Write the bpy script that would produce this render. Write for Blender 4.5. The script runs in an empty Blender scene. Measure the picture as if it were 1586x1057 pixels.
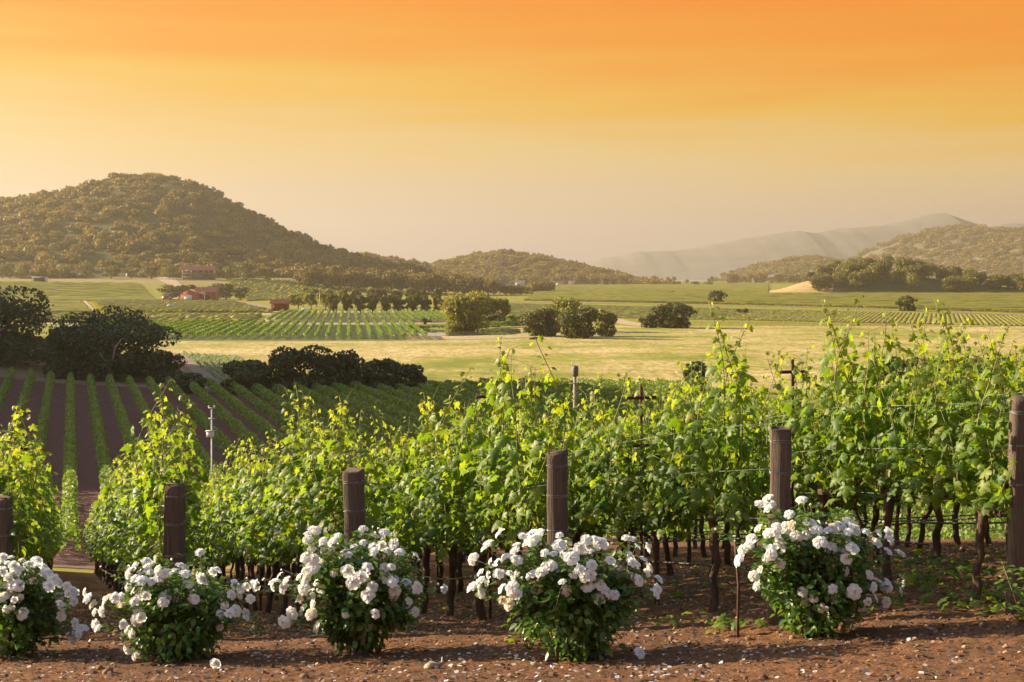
import bpy, math, random
import numpy as np
from mathutils import Vector

SC = bpy.context.scene
COL = SC.collection
R = math.radians
F = 2203.0            # focal length in photo pixels (50 mm lens, 36 mm sensor, 1586 px)
CX, HY = 793.0, 425.0  # principal column and eye-level row of the photograph

# ------------------------------------------------------------------ camera
cam_d = bpy.data.cameras.new("camera")
cam_d.sensor_width = 36.0
cam_d.lens = 36.0 * F / 1586.0
cam_d.shift_y = -(528.5 - HY) / 1586.0
cam_d.clip_start = 0.2
cam_d.clip_end = 30000
cam_d.dof.use_dof = True
cam_d.dof.focus_distance = 12.5
cam_d.dof.aperture_fstop = 11.0
cam = bpy.data.objects.new("camera", cam_d)
cam.rotation_euler = (R(90), 0, 0)
COL.objects.link(cam)
SC.camera = cam

# ------------------------------------------------------------------ exposure
EXPO = 1.7
vs = SC.view_settings
vs.view_transform = 'Standard'
vs.look = 'None'
vs.exposure = EXPO
vs.gamma = 1.0
SC.cycles.use_denoising = True
SC.cycles.max_bounces = 8
SC.cycles.transparent_max_bounces = 8
SC.cycles.volume_bounces = 1
SC.cycles.sample_clamp_indirect = 6.0

# ------------------------------------------------------------------ sun and sky
SUN_EL = R(18.5)
SUN_DIR = Vector((-0.95, 0.31, 0)).normalized()          # horizontal direction towards the sun
sun_d = bpy.data.lights.new("sun", 'SUN')
sun_d.energy = 5.0
sun_d.angle = R(0.5)
sun_d.color = (1.0, 0.83, 0.56)
sun = bpy.data.objects.new("sun", sun_d)
to_sun = Vector((SUN_DIR.x * math.cos(SUN_EL), SUN_DIR.y * math.cos(SUN_EL), math.sin(SUN_EL)))
sun.rotation_euler = to_sun.to_track_quat('Z', 'Y').to_euler()
sun.location = (-60, 10, 40)
COL.objects.link(sun)


def s2l(c):
    c = np.array(c) / 255.0
    return tuple(np.where(c <= 0.04045, c / 12.92, ((c + 0.055) / 1.055) ** 2.4))


world = bpy.data.worlds.new("World")
SC.world = world
world.use_nodes = True
nt = world.node_tree
nt.nodes.clear()
wo = nt.nodes.new('ShaderNodeOutputWorld')
bg_sky = nt.nodes.new('ShaderNodeBackground')
bg_dusk = nt.nodes.new('ShaderNodeBackground')
sky = nt.nodes.new('ShaderNodeTexSky')
sky.sky_type = 'NISHITA'
sky.sun_disc = False
sky.sun_elevation = SUN_EL
sky.sun_rotation = math.atan2(SUN_DIR.x, SUN_DIR.y)
nt.links.new(sky.outputs[0], bg_sky.inputs[0])
bg_sky.inputs[1].default_value = 0.10
tc = nt.nodes.new('ShaderNodeTexCoord')
sep = nt.nodes.new('ShaderNodeSeparateXYZ')
nt.links.new(tc.outputs['Generated'], sep.inputs[0])
# thin high cloud streaks bend the gradient a little
mp = nt.nodes.new('ShaderNodeMapping')
mp.inputs['Scale'].default_value = (2.6, 2.6, 34.0)
mp.inputs['Rotation'].default_value = (0, R(5), 0)
nz = nt.nodes.new('ShaderNodeTexNoise')
nz.inputs['Scale'].default_value = 1.6
nz.inputs['Detail'].default_value = 6
nz.inputs['Roughness'].default_value = 0.55
nt.links.new(tc.outputs['Generated'], mp.inputs[0])
nt.links.new(mp.outputs[0], nz.inputs[0])
m1 = nt.nodes.new('ShaderNodeMath'); m1.operation = 'MULTIPLY_ADD'
m1.inputs[1].default_value = 0.075
m1.inputs[2].default_value = -0.0375
nt.links.new(nz.outputs['Fac'], m1.inputs[0])
# the right half of the sky turns orange lower down than the left
m2 = nt.nodes.new('ShaderNodeMath'); m2.operation = 'MULTIPLY_ADD'
m2.inputs[1].default_value = 0.05
nt.links.new(sep.outputs['X'], m2.inputs[0])
nt.links.new(m1.outputs[0], m2.inputs[2])
m2b = nt.nodes.new('ShaderNodeMath'); m2b.operation = 'MULTIPLY'
m2c = nt.nodes.new('ShaderNodeMath'); m2c.operation = 'MULTIPLY'; m2c.use_clamp = True
m2c.inputs[1].default_value = 9.0
nt.links.new(sep.outputs['Z'], m2c.inputs[0])
nt.links.new(m2.outputs[0], m2b.inputs[0]); nt.links.new(m2c.outputs[0], m2b.inputs[1])
m3 = nt.nodes.new('ShaderNodeMath'); m3.operation = 'ADD'
nt.links.new(sep.outputs['Z'], m3.inputs[0]); nt.links.new(m2b.outputs[0], m3.inputs[1])
m4 = nt.nodes.new('ShaderNodeMath'); m4.operation = 'MULTIPLY'; m4.inputs[1].default_value = 2.0
nt.links.new(m3.outputs[0], m4.inputs[0])
ramp = nt.nodes.new('ShaderNodeValToRGB')
nt.links.new(m4.outputs[0], ramp.inputs[0])
SKY_STOPS = [(0.0, (206, 192, 198)), (0.077, (226, 203, 184)), (0.16, (242, 206, 140)),
             (0.24, (247, 189, 66)), (0.32, (252, 160, 12)), (0.40, (252, 145, 0)), (0.62, (225, 150, 70))]
el = ramp.color_ramp.elements
while len(el) > 1:
    el.remove(el[0])
el[0].position = SKY_STOPS[0][0]; el[0].color = (*s2l(SKY_STOPS[0][1]), 1)
for p, c in SKY_STOPS[1:]:
    e = el.new(p); e.color = (*s2l(c), 1)
nt.links.new(ramp.outputs[0], bg_dusk.inputs[0])
bg_dusk.inputs[1].default_value = 1.0 / 2 ** EXPO
mr = nt.nodes.new('ShaderNodeMapRange'); mr.interpolation_type = 'SMOOTHSTEP'
mr.inputs['From Min'].default_value = 0.22
mr.inputs['From Max'].default_value = 0.50
nt.links.new(sep.outputs['Z'], mr.inputs['Value'])
mixw = nt.nodes.new('ShaderNodeMixShader')
nt.links.new(mr.outputs[0], mixw.inputs[0])
nt.links.new(bg_dusk.outputs[0], mixw.inputs[1])
nt.links.new(bg_sky.outputs[0], mixw.inputs[2])
nt.links.new(mixw.outputs[0], wo.inputs['Surface'])

# ------------------------------------------------------------------ helpers
rng = np.random.default_rng(7)
random.seed(7)


class MB:
    """collects geometry and links it as one mesh object"""
    def __init__(self):
        self.v, self.f, self.a, self.n = [], [], [], 0

    def add(self, V, *faces, a=0.0):
        V = np.asarray(V, float).reshape(-1, 3)
        self.v.append(V)
        self.a.append(np.broadcast_to(np.asarray(a, float), (len(V),)))
        for f in faces:
            f = np.asarray(f, int)
            if len(f):
                self.f.append(f + self.n)
        self.n += len(V)

    def mesh(self, name, mat, smooth=False):
        me = bpy.data.meshes.new(name)
        V = np.concatenate(self.v).astype(np.float32)
        cnt = np.concatenate([np.full(len(f), f.shape[1]) for f in self.f])
        loops = np.concatenate([f.ravel() for f in self.f]).astype(np.int32)
        start = np.concatenate([[0], np.cumsum(cnt)[:-1]]).astype(np.int32)
        me.vertices.add(len(V)); me.vertices.foreach_set('co', V.ravel())
        me.loops.add(len(loops)); me.loops.foreach_set('vertex_index', loops)
        me.polygons.add(len(cnt)); me.polygons.foreach_set('loop_start', start)
        if smooth:
            me.polygons.foreach_set('use_smooth', np.ones(len(cnt), bool))
        at = me.attributes.new('age', 'FLOAT', 'POINT')
        at.data.foreach_set('value', np.concatenate(self.a).astype(np.float32))
        me.update(calc_edges=True)
        if mat is not None:
            me.materials.append(mat)
        return me

    def build(self, name, mat, parent=None, smooth=False, loc=None):
        return link(name, self.mesh(name, mat, smooth), parent, loc)


def link(name, me, parent=None, loc=None, rot=None):
    o = bpy.data.objects.new(name, me)
    if loc is not None: o.location = loc
    if rot is not None: o.rotation_euler = rot
    if parent is not None: o.parent = parent
    COL.objects.link(o)
    return o


def tag(o, label=None, cat=None, group=None, kind=None):
    if label and not 4 <= len(label.split()) <= 16: print('LABEL', len(label.split()), label)
    if label: o['label'] = label
    if cat: o['category'] = cat
    if group: o['group'] = group
    if kind: o['kind'] = kind
    return o


def thing(name, label, cat, loc=(0, 0, 0), rz=0.0, group=None):
    o = bpy.data.objects.new(name, None)
    o.empty_display_size = 0.3
    o.location = loc
    o.rotation_euler = (0, 0, rz)
    COL.objects.link(o)
    return tag(o, label, cat, group)


def dup(root, loc, rz=0.0, s=None, label=None, group=None, cat=None):
    r = root.copy()
    COL.objects.link(r)
    r.location = loc
    r.rotation_euler = (0, 0, rz)
    if s is not None:
        r.scale = s
    tag(r, label, cat, group)
    for ch in root.children:
        c = ch.copy(); COL.objects.link(c); c.parent = r
        for g in ch.children:
            d = g.copy(); COL.objects.link(d); d.parent = c
    return r


def box(mb, c, s, a=0.0, rz=0.0):
    c = np.array(c, float); s = np.array(s, float) / 2
    V = np.array([[x, y, z] for z in (-1, 1) for y in (-1, 1) for x in (-1, 1)], float) * s
    if rz:
        cr, sr = math.cos(rz), math.sin(rz)
        V = V @ np.array([[cr, sr, 0], [-sr, cr, 0], [0, 0, 1]])
    mb.add(V + c, [[0, 2, 3, 1], [4, 5, 7, 6], [0, 1, 5, 4], [2, 6, 7, 3], [0, 4, 6, 2], [1, 3, 7, 5]], a=a)


def tube(mb, P, r, sides=6, a=0.0, cap=True, jit=0.0):
    P = np.asarray(P, float)
    n = len(P)
    r = np.broadcast_to(np.asarray(r, float), (n,))
    T = np.gradient(P, axis=0)
    T /= np.linalg.norm(T, axis=1)[:, None] + 1e-9
    ref = np.array([0, 0, 1.0]) if abs(T[0, 2]) < 0.9 else np.array([1.0, 0, 0])
    U = np.cross(T, ref); U /= np.linalg.norm(U, axis=1)[:, None] + 1e-9
    W = np.cross(T, U)
    ang = np.arange(sides) * 2 * math.pi / sides
    rr = r[:, None] * (1 + (rng.normal(0, jit, (n, sides)) if jit else 0))
    V = P[:, None, :] + rr[..., None] * (np.cos(ang)[None, :, None] * U[:, None, :] + np.sin(ang)[None, :, None] * W[:, None, :])
    i = np.arange(n - 1)[:, None] * sides
    j = np.arange(sides)[None, :]; j2 = (j + 1) % sides
    Q = np.stack([i + j, i + j2, i + sides + j2, i + sides + j], -1).reshape(-1, 4)
    mb.add(V.reshape(-1, 3), Q, a=a)
    if cap:
        mb.f.append(np.arange(sides)[None, ::-1] + mb.n - n * sides)
        mb.f.append(np.arange(sides)[None, :] + mb.n - sides)


def frames(nrm, d):
    """rotation matrices with Y along d (made square to nrm) and Z along nrm"""
    nrm = nrm / (np.linalg.norm(nrm, axis=1)[:, None] + 1e-9)
    d = d - (d * nrm).sum(1)[:, None] * nrm
    d = d / (np.linalg.norm(d, axis=1)[:, None] + 1e-9)
    x = np.cross(d, nrm)
    return np.stack([x, d, nrm], axis=2)


def scatter(mb, T, Fc, pos, M, s, a=0.0):
    """copies of a template (verts T, faces Fc) at pos with matrices M and sizes s"""
    m, n = len(pos), len(T)
    s = np.broadcast_to(np.asarray(s, float), (m,))
    V = np.einsum('mij,nj->mni', M, T) * s[:, None, None] + pos[:, None, :]
    fs = [(np.asarray(f)[None] + (np.arange(m) * n)[:, None, None]).reshape(-1, np.asarray(f).shape[1]) for f in Fc]
    a = np.repeat(np.broadcast_to(np.asarray(a, float), (m,)), n)
    mb.add(V.reshape(-1, 3), *fs, a=a)


def rdir(n):
    v = rng.normal(0, 1, (n, 3))
    return v / np.linalg.norm(v, axis=1)[:, None]


def _h(ix, iy, iz):
    n = (ix * 374761393 + iy * 668265263 + iz * 2147483647) & 0xffffffff
    n = ((n ^ (n >> 13)) * 1274126177) & 0xffffffff
    return ((n ^ (n >> 16)) & 0xffff) / 65535.0


def vnoise(x, y, z=0.0):
    x, y, z = np.broadcast_arrays(np.asarray(x, float), np.asarray(y, float), np.asarray(z, float))
    i, j, k = (np.floor(q).astype(np.int64) for q in (x, y, z))
    u, v, w = x - i, y - j, z - k
    u, v, w = (q * q * (3 - 2 * q) for q in (u, v, w))
    r = 0
    for a in (0, 1):
        for b in (0, 1):
            for c in (0, 1):
                r = r + _h(i + a, j + b, k + c) * (u if a else 1 - u) * (v if b else 1 - v) * (w if c else 1 - w)
    return r


def fbm(x, y, z=0.0, o=4):
    r, a, t = 0, 1.0, 0
    for q in range(o):
        r = r + a * vnoise(np.asarray(x) * 2 ** q + 17 * q, np.asarray(y) * 2 ** q, np.asarray(z) * 2 ** q)
        t += a; a *= 0.5
    return r / t


def smooth(t):
    t = np.clip(t, 0, 1)
    return t * t * (3 - 2 * t)


# ------------------------------------------------------------------ materials
class NT:
    def __init__(self, name):
        self.m = bpy.data.materials.new(name)
        self.m.use_nodes = True
        self.t = self.m.node_tree
        self.p = self.t.nodes['Principled BSDF']
        self.o = self.t.nodes['Material Output']

    def n(self, kind, **kw):
        nd = self.t.nodes.new('ShaderNode' + kind)
        for k, v in kw.items():
            if hasattr(nd, k): setattr(nd, k, v)
        return nd

    def l(self, a, b):
        self.t.links.new(a, b)

    def noise(self, scale, detail=4, rough=0.55, vec=None, mapscale=None, src='Object'):
        nd = self.n('TexNoise')
        nd.inputs['Scale'].default_value = scale
        nd.inputs['Detail'].default_value = detail
        nd.inputs['Roughness'].default_value = rough
        if vec is None:
            tcn = self.n('TexCoord'); vec = tcn.outputs[src]
        if mapscale is not None:
            mpn = self.n('Mapping'); mpn.inputs['Scale'].default_value = mapscale
            self.l(vec, mpn.inputs[0]); vec = mpn.outputs[0]
        self.l(vec, nd.inputs['Vector'])
        return nd.outputs['Fac']

    def ramp(self, fac, stops):
        nd = self.n('ValToRGB')
        e = nd.color_ramp.elements
        while len(e) > 1: e.remove(e[0])
        e[0].position = stops[0][0]; e[0].color = (*stops[0][1], 1)
        for p, c in stops[1:]:
            q = e.new(p); q.color = (*c, 1)
        self.l(fac, nd.inputs[0])
        return nd.outputs[0]

    def mix(self, fac, a, b, mode='MIX'):
        nd = self.n('MixRGB', blend_type=mode)
        for s, v in ((nd.inputs[0], fac), (nd.inputs[1], a), (nd.inputs[2], b)):
            if isinstance(v, (int, float)): s.default_value = v
            elif isinstance(v, tuple): s.default_value = (*v, 1)
            else: self.l(v, s)
        return nd.outputs[0]

    def bump(self, h, strength=0.5, dist=0.02):
        nd = self.n('Bump')
        nd.inputs['Strength'].default_value = strength
        nd.inputs['Distance'].default_value = dist
        self.l(h, nd.inputs['Height'])
        self.l(nd.outputs[0], self.p.inputs['Normal'])


def leaf_mat(name, stops, young=None, trans=0.35, rough=0.5, tgain=(1.6, 1.5, 0.6), objvar=0.25, spec=0.4):
    m = NT(name)
    g = m.n('NewGeometry')
    c = m.ramp(g.outputs['Random Per Island'], stops)
    oi = m.n('ObjectInfo')
    c = m.mix(1.0, c, m.ramp(oi.outputs['Random'], [(0, (1 - objvar,) * 3), (1, (1 + objvar * 0.6, 1 + objvar * 0.5, 1 + objvar * 0.1))]), 'MULTIPLY')
    if young is not None:
        at = m.n('Attribute', attribute_name='age')
        c = m.mix(at.outputs['Fac'], c, young)
    m.l(c, m.p.inputs['Base Color'])
    m.p.inputs['Roughness'].default_value = rough
    m.p.inputs['Specular IOR Level'].default_value = spec
    tr = m.n('BsdfTranslucent')
    m.l(m.mix(1.0, c, tgain, 'MULTIPLY'), tr.inputs[0])
    mx = m.n('MixShader'); mx.inputs[0].default_value = trans
    m.l(m.p.outputs[0], mx.inputs[1]); m.l(tr.outputs[0], mx.inputs[2])
    m.l(mx.outputs[0], m.o.inputs['Surface'])
    return m.m


def plain(name, col, rough=0.7, var=0.25, scale=6.0, metal=0.0, bump=0.0, mapscale=None):
    m = NT(name)
    f = m.noise(scale, 5, 0.6, mapscale=mapscale)
    lo = tuple(c * (1 - var) for c in col); hi = tuple(min(1, c * (1 + var)) for c in col)
    m.l(m.ramp(f, [(0.3, lo), (0.7, hi)]), m.p.inputs['Base Color'])
    m.p.inputs['Roughness'].default_value = rough
    m.p.inputs['Metallic'].default_value = metal
    if bump: m.bump(f, bump, 0.02)
    return m.m


M = {}
M['vine_leaf'] = leaf_mat('vine_leaf', [(0, (0.052, 0.108, 0.010)), (0.5, (0.10, 0.178, 0.016)), (0.93, (0.165, 0.228, 0.023)), (1, (0.21, 0.238, 0.03))],
                          young=(0.22, 0.258, 0.033), trans=0.5, rough=0.5, tgain=(2.2, 2.05, 0.5), objvar=0.12)
M['vine_stem'] = plain('vine_stem', (0.16, 0.15, 0.04), 0.6, 0.3, 20)
M['vine_bark'] = plain('vine_bark', (0.075, 0.045, 0.028), 0.95, 0.5, 26, bump=1.0, mapscale=(1, 1, 0.2))
M['rose_leaf'] = leaf_mat('rose_leaf', [(0, (0.035, 0.10, 0.02)), (0.6, (0.065, 0.15, 0.028)), (1, (0.13, 0.20, 0.035))],
                          young=(0.17, 0.22, 0.04), trans=0.35, rough=0.38, tgain=(2.0, 1.7, 0.6), objvar=0.05)
M['rose_cane'] = plain('rose_cane', (0.10, 0.085, 0.035), 0.7, 0.4, 30)
M['tree_leaf'] = leaf_mat('tree_leaf', [(0, (0.065, 0.075, 0.018)), (0.5, (0.10, 0.105, 0.025)), (1, (0.15, 0.14, 0.034))], trans=0.3, rough=0.65, objvar=0.3, tgain=(1.4, 1.3, 0.6))
M['hill_leaf'] = leaf_mat('hill_leaf', [(0, (0.10, 0.070, 0.013)), (0.5, (0.15, 0.105, 0.018)), (1, (0.20, 0.14, 0.025))], young=(0.28, 0.20, 0.04), trans=0.25, rough=0.7, objvar=0.2, tgain=(1.3, 1.2, 0.6))
M['pale_leaf'] = leaf_mat('pale_leaf', [(0, (0.12, 0.12, 0.028)), (0.5, (0.17, 0.155, 0.036)), (1, (0.22, 0.19, 0.045))], trans=0.3, rough=0.65, objvar=0.25, tgain=(1.3, 1.2, 0.6))
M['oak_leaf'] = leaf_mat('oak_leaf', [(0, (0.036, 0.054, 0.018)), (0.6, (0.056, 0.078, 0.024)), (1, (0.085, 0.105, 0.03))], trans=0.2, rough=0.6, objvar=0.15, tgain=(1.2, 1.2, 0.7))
M['willow_leaf'] = leaf_mat('willow_leaf', [(0, (0.14, 0.15, 0.022)), (0.6, (0.21, 0.21, 0.035)), (1, (0.29, 0.26, 0.05))], trans=0.35, rough=0.55, objvar=0.15, tgain=(1.5, 1.4, 0.6))
M['row_leaf'] = leaf_mat('row_leaf', [(0, (0.10, 0.18, 0.024)), (0.6, (0.16, 0.245, 0.032)), (1, (0.23, 0.285, 0.04))], trans=0.35, rough=0.55, objvar=0.1, tgain=(1.5, 1.4, 0.6))
M['field_leaf'] = leaf_mat('field_leaf', [(0, (0.24, 0.225, 0.012)), (0.6, (0.30, 0.275, 0.015)), (1, (0.35, 0.31, 0.02))], trans=0.25, rough=0.65, objvar=0.15, tgain=(1.3, 1.2, 0.6))
M['tree_bark'] = plain('tree_bark', (0.11, 0.085, 0.06), 0.95, 0.4, 4, bump=0.8)
M['grass_clump'] = leaf_mat('grass_clump', [(0, (0.16, 0.17, 0.03)), (0.5, (0.3, 0.24, 0.07)), (1, (0.46, 0.34, 0.14))], trans=0.3, rough=0.7, objvar=0.1)


def wood_mat():
    m = NT('weathered_timber')
    f = m.noise(9, 8, 0.7, mapscale=(9, 9, 0.28))
    f2 = m.noise(3.0, 3, 0.5)
    c = m.ramp(f, [(0.32, (0.025, 0.017, 0.012)), (0.44, (0.095, 0.062, 0.042)), (0.6, (0.15, 0.10, 0.068)), (0.8, (0.26, 0.185, 0.12))])
    c = m.mix(m.ramp(f2, [(0.4, (0, 0, 0)), (0.75, (0.6, 0.6, 0.6))]), c, (0.10, 0.075, 0.06))
    m.l(c, m.p.inputs['Base Color'])
    m.p.inputs['Roughness'].default_value = 0.9
    m.bump(f, 1.0, 0.03)
    return m.m


M['timber'] = wood_mat()
M['wire'] = plain('galvanised_wire', (0.25, 0.25, 0.25), 0.55, 0.3, 20, metal=0.5)
M['rust'] = plain('rusted_steel', (0.085, 0.035, 0.022), 0.85, 0.45, 22, bump=0.4)
M['hose'] = plain('drip_hose', (0.045, 0.042, 0.042), 0.5, 0.3, 5)


def petal_mat():
    m = NT('rose_petal')
    at = m.n('Attribute', attribute_name='age')
    oi = m.n('ObjectInfo')
    c = m.mix(at.outputs['Fac'], (0.88, 0.90, 0.92), (0.86, 0.78, 0.55))
    c = m.mix(1.0, c, m.ramp(oi.outputs['Random'], [(0, (0.88, 0.76, 0.55)), (0.07, (0.97, 0.94, 0.89)), (0.5, (1, 1, 1)), (1, (1.0, 0.98, 0.97))]), 'MULTIPLY')
    m.l(c, m.p.inputs['Base Color'])
    m.p.inputs['Roughness'].default_value = 0.6
    m.p.inputs['Specular IOR Level'].default_value = 0.25
    tr = m.n('BsdfTranslucent'); m.l(c, tr.inputs[0])
    mx = m.n('MixShader'); mx.inputs[0].default_value = 0.55
    m.l(m.p.outputs[0], mx.inputs[1]); m.l(tr.outputs[0], mx.inputs[2])
    m.l(mx.outputs[0], m.o.inputs['Surface'])
    return m.m


M['petal'] = petal_mat()
M['sepal'] = plain('rose_sepal', (0.08, 0.14, 0.03), 0.6, 0.2, 20)


def ground_mat():
    m = NT('ground_soil_and_grass')
    a1 = m.n('Attribute', attribute_name='tint')
    a2 = m.n('Attribute', attribute_name='dry')
    a3 = m.n('Attribute', attribute_name='soil')
    # bare soil close by
    s1 = m.noise(1.3, 5, 0.6)
    s2 = m.noise(26, 6, 0.7)
    s3 = m.noise(90, 4, 0.7)
    soil = m.ramp(s2, [(0.30, (0.06, 0.028, 0.015)), (0.5, (0.17, 0.078, 0.036)), (0.70, (0.30, 0.15, 0.07))])
    soil = m.mix(m.ramp(s1, [(0.42, (0, 0, 0)), (0.62, (0.75, 0.75, 0.75))]), soil, (0.11, 0.06, 0.035))
    soil = m.mix(m.ramp(s3, [(0.62, (0, 0, 0)), (0.72, (0.5, 0.5, 0.5))]), soil, (0.34, 0.25, 0.16))
    # wild valley meadow, straw and green in drifts
    d1 = m.noise(1.0, 6, 0.62, mapscale=(0.035, 0.04, 1))
    d2 = m.noise(1.0, 5, 0.7, mapscale=(0.3, 0.10, 1))
    d3 = m.noise(1.0, 4, 0.7, mapscale=(1.3, 0.4, 1))
    dd = m.n('Math', operation='MULTIPLY_ADD'); m.l(d2, dd.inputs[0]); dd.inputs[1].default_value = 0.45; m.l(d1, dd.inputs[2])
    dry = m.ramp(dd.outputs[0], [(0.55, (0.19, 0.21, 0.03)), (0.66, (0.31, 0.28, 0.055)), (0.74, (0.46, 0.345, 0.13)), (0.92, (0.60, 0.455, 0.21))])
    dry = m.mix(m.ramp(d3, [(0.36, (0.75, 0.75, 0.75)), (0.56, (0, 0, 0))]), dry, (0.17, 0.165, 0.035))
    t1 = m.noise(1.0, 5, 0.65, mapscale=(0.12, 0.3, 0.12))
    tint = m.mix(1.0, a1.outputs['Color'], m.ramp(t1, [(0.3, (0.72, 0.72, 0.72)), (0.7, (1.25, 1.22, 1.15))]), 'MULTIPLY')
    c = m.mix(a2.outputs['Fac'], tint, dry)
    c = m.mix(a3.outputs['Fac'], c, soil)
    m.l(c, m.p.inputs['Base Color'])
    m.p.inputs['Roughness'].default_value = 1.0
    m.p.inputs['Specular IOR Level'].default_value = 0.1
    ad = m.n('Math', operation='MULTIPLY_ADD'); m.l(s3, ad.inputs[0]); ad.inputs[1].default_value = 0.4; m.l(s2, ad.inputs[2])
    m.bump(ad.outputs[0], 0.8, 0.03)
    return m.m


M['ground'] = ground_mat()


def gplain(name, col, var, sc, **k):
    return plain(name, col, 1.0, var, sc, **k)


M['track'] = gplain('dirt_track', (0.36, 0.25, 0.14), 0.25, 0.4)
M['track_dark'] = gplain('dirt_track_dark_earth', (0.20, 0.13, 0.09), 0.25, 0.4)  # darker brown earth for the path and some tracks
M['red_soil'] = gplain('tilled_red_soil', (0.11, 0.030, 0.017), 0.35, 0.9, bump=0.5)
M['green_floor'] = gplain('vineyard_grass_floor', (0.13, 0.14, 0.025), 0.3, 0.3)
M['yellow_floor'] = gplain('vineyard_yellow_floor', (0.20, 0.19, 0.03), 0.2, 0.15)
M['hillwood_floor'] = gplain('hill_scrub', (0.07, 0.07, 0.028), 0.35, 0.06)
M['mountain'] = gplain('haze_paled_mountain_scrub', (0.15, 0.14, 0.135), 0.2, 0.01)  # scrub colour made paler and greyer; distance haze is put into it
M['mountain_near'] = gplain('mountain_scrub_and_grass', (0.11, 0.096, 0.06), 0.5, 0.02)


# ------------------------------------------------------------------ terrain
HK = [-8, -5, 0, 1, 2, 3, 4, 5, 6, 8, 12]
HZ = [-4.9, -4.4, -3.59, -3.45, -3.28, -3.10, -2.88, -2.66, -2.44, -2.0, -1.5]
SK = [-5, 0, 3, 4, 5, 7, 12]
SZ = [0.18, 0.18, 0.19, 0.16, 0.11, 0.10, 0.10]
P0 = np.array([-5.0, 14.0]); HV = np.array([1.80, -0.56]); RV = np.array([-0.298, 0.955])
ROW_ANG = math.atan2(0.298, 0.955)
FLOOR = -14.5
SKYL_X = [-900, -300, 0, 100, 180, 240, 300, 350, 420, 500, 560, 620, 680, 740, 800, 850]
SKYL_Y = [310, 318, 308, 294, 270, 266, 277, 307, 343, 378, 394, 408, 420, 428, 440, 447]


def kt(X, Y):
    dx, dy = X - P0[0], Y - P0[1]
    return (0.955 * dx + 0.298 * dy) / 1.552, (0.56 * dx + 1.8 * dy) / 1.552


def rowpt(k, t):
    return P0 + HV * k + RV * t


def hillside(X, Y):
    k, t = kt(X, Y)
    h = np.interp(k, HK, HZ)
    s = np.interp(k, SK, SZ)
    s2 = np.interp(k, [-5, 0, 3, 5, 12], [.18, .18, .21, .20, .18])
    return np.where(t < 0, h + 0.14 * np.minimum(-t, 12),
                    h - s * np.minimum(t, 3) - s2 * np.clip(t - 3, 0, 12) - 0.185 * np.maximum(t - 15, 0))


def gz(X, Y):
    X = np.asarray(X, float); Y = np.asarray(Y, float)
    px = CX + F * X / np.maximum(Y, 1.0)
    d = (hillside(X, Y) - FLOOR) / 0.8
    z = FLOOR + 0.8 * np.where(d > 20, d, np.log1p(np.exp(np.minimum(d, 20))))
    # unseen hill shoulder left of the picture, shaped to shade the lower field
    z = z + 60 * np.exp(-((X + 152) / 46) ** 2 - ((Y - 188) / 70) ** 4)
    # wooded hill
    Yf = np.interp(px, [-600, 0, 255, 450, 600, 700, 860], [700, 760, 780, 830, 860, 900, 960])
    rise = np.interp(px, [-600, 450, 600, 760, 860], [11.5, 11.5, 6, 1, 0])
    Yr = np.interp(px, [-600, 500, 700, 830], [1300, 1300, 1150, 1060])
    zr = (HY - np.interp(px, SKYL_X, SKYL_Y)) / F * Yr - 8.0
    zr = np.maximum(zr, FLOOR)
    a = smooth((Y - Yf) / 200) * rise
    b = smooth((Y - Yf - 200) / np.maximum(Yr - Yf - 200, 40)) * np.maximum(zr - FLOOR - rise, 0)
    back = 1 - smooth((Y - Yr) / 550)
    hill = np.where(px < 860, (a + b) * back, 0)
    # wooded knoll with a bare golden flank on the right
    kx = np.interp(px, [1190, 1215, 1240, 1275, 1330, 1400, 1470, 1560, 1700], [0, 3.2, 7.5, 12, 15, 14.5, 9, 4, 3])
    knoll = kx * smooth((Y - 1040) / 75) * (1 - smooth((Y - 1150) / 200))
    return z + hill + knoll


def at(px, py, Yd=None):
    """point of the flat valley floor seen at pixel (px, py), or of depth Yd"""
    if Yd is None:
        Yd = -FLOOR * F / (py - HY)
    return (px - CX) / F * Yd, Yd


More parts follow.
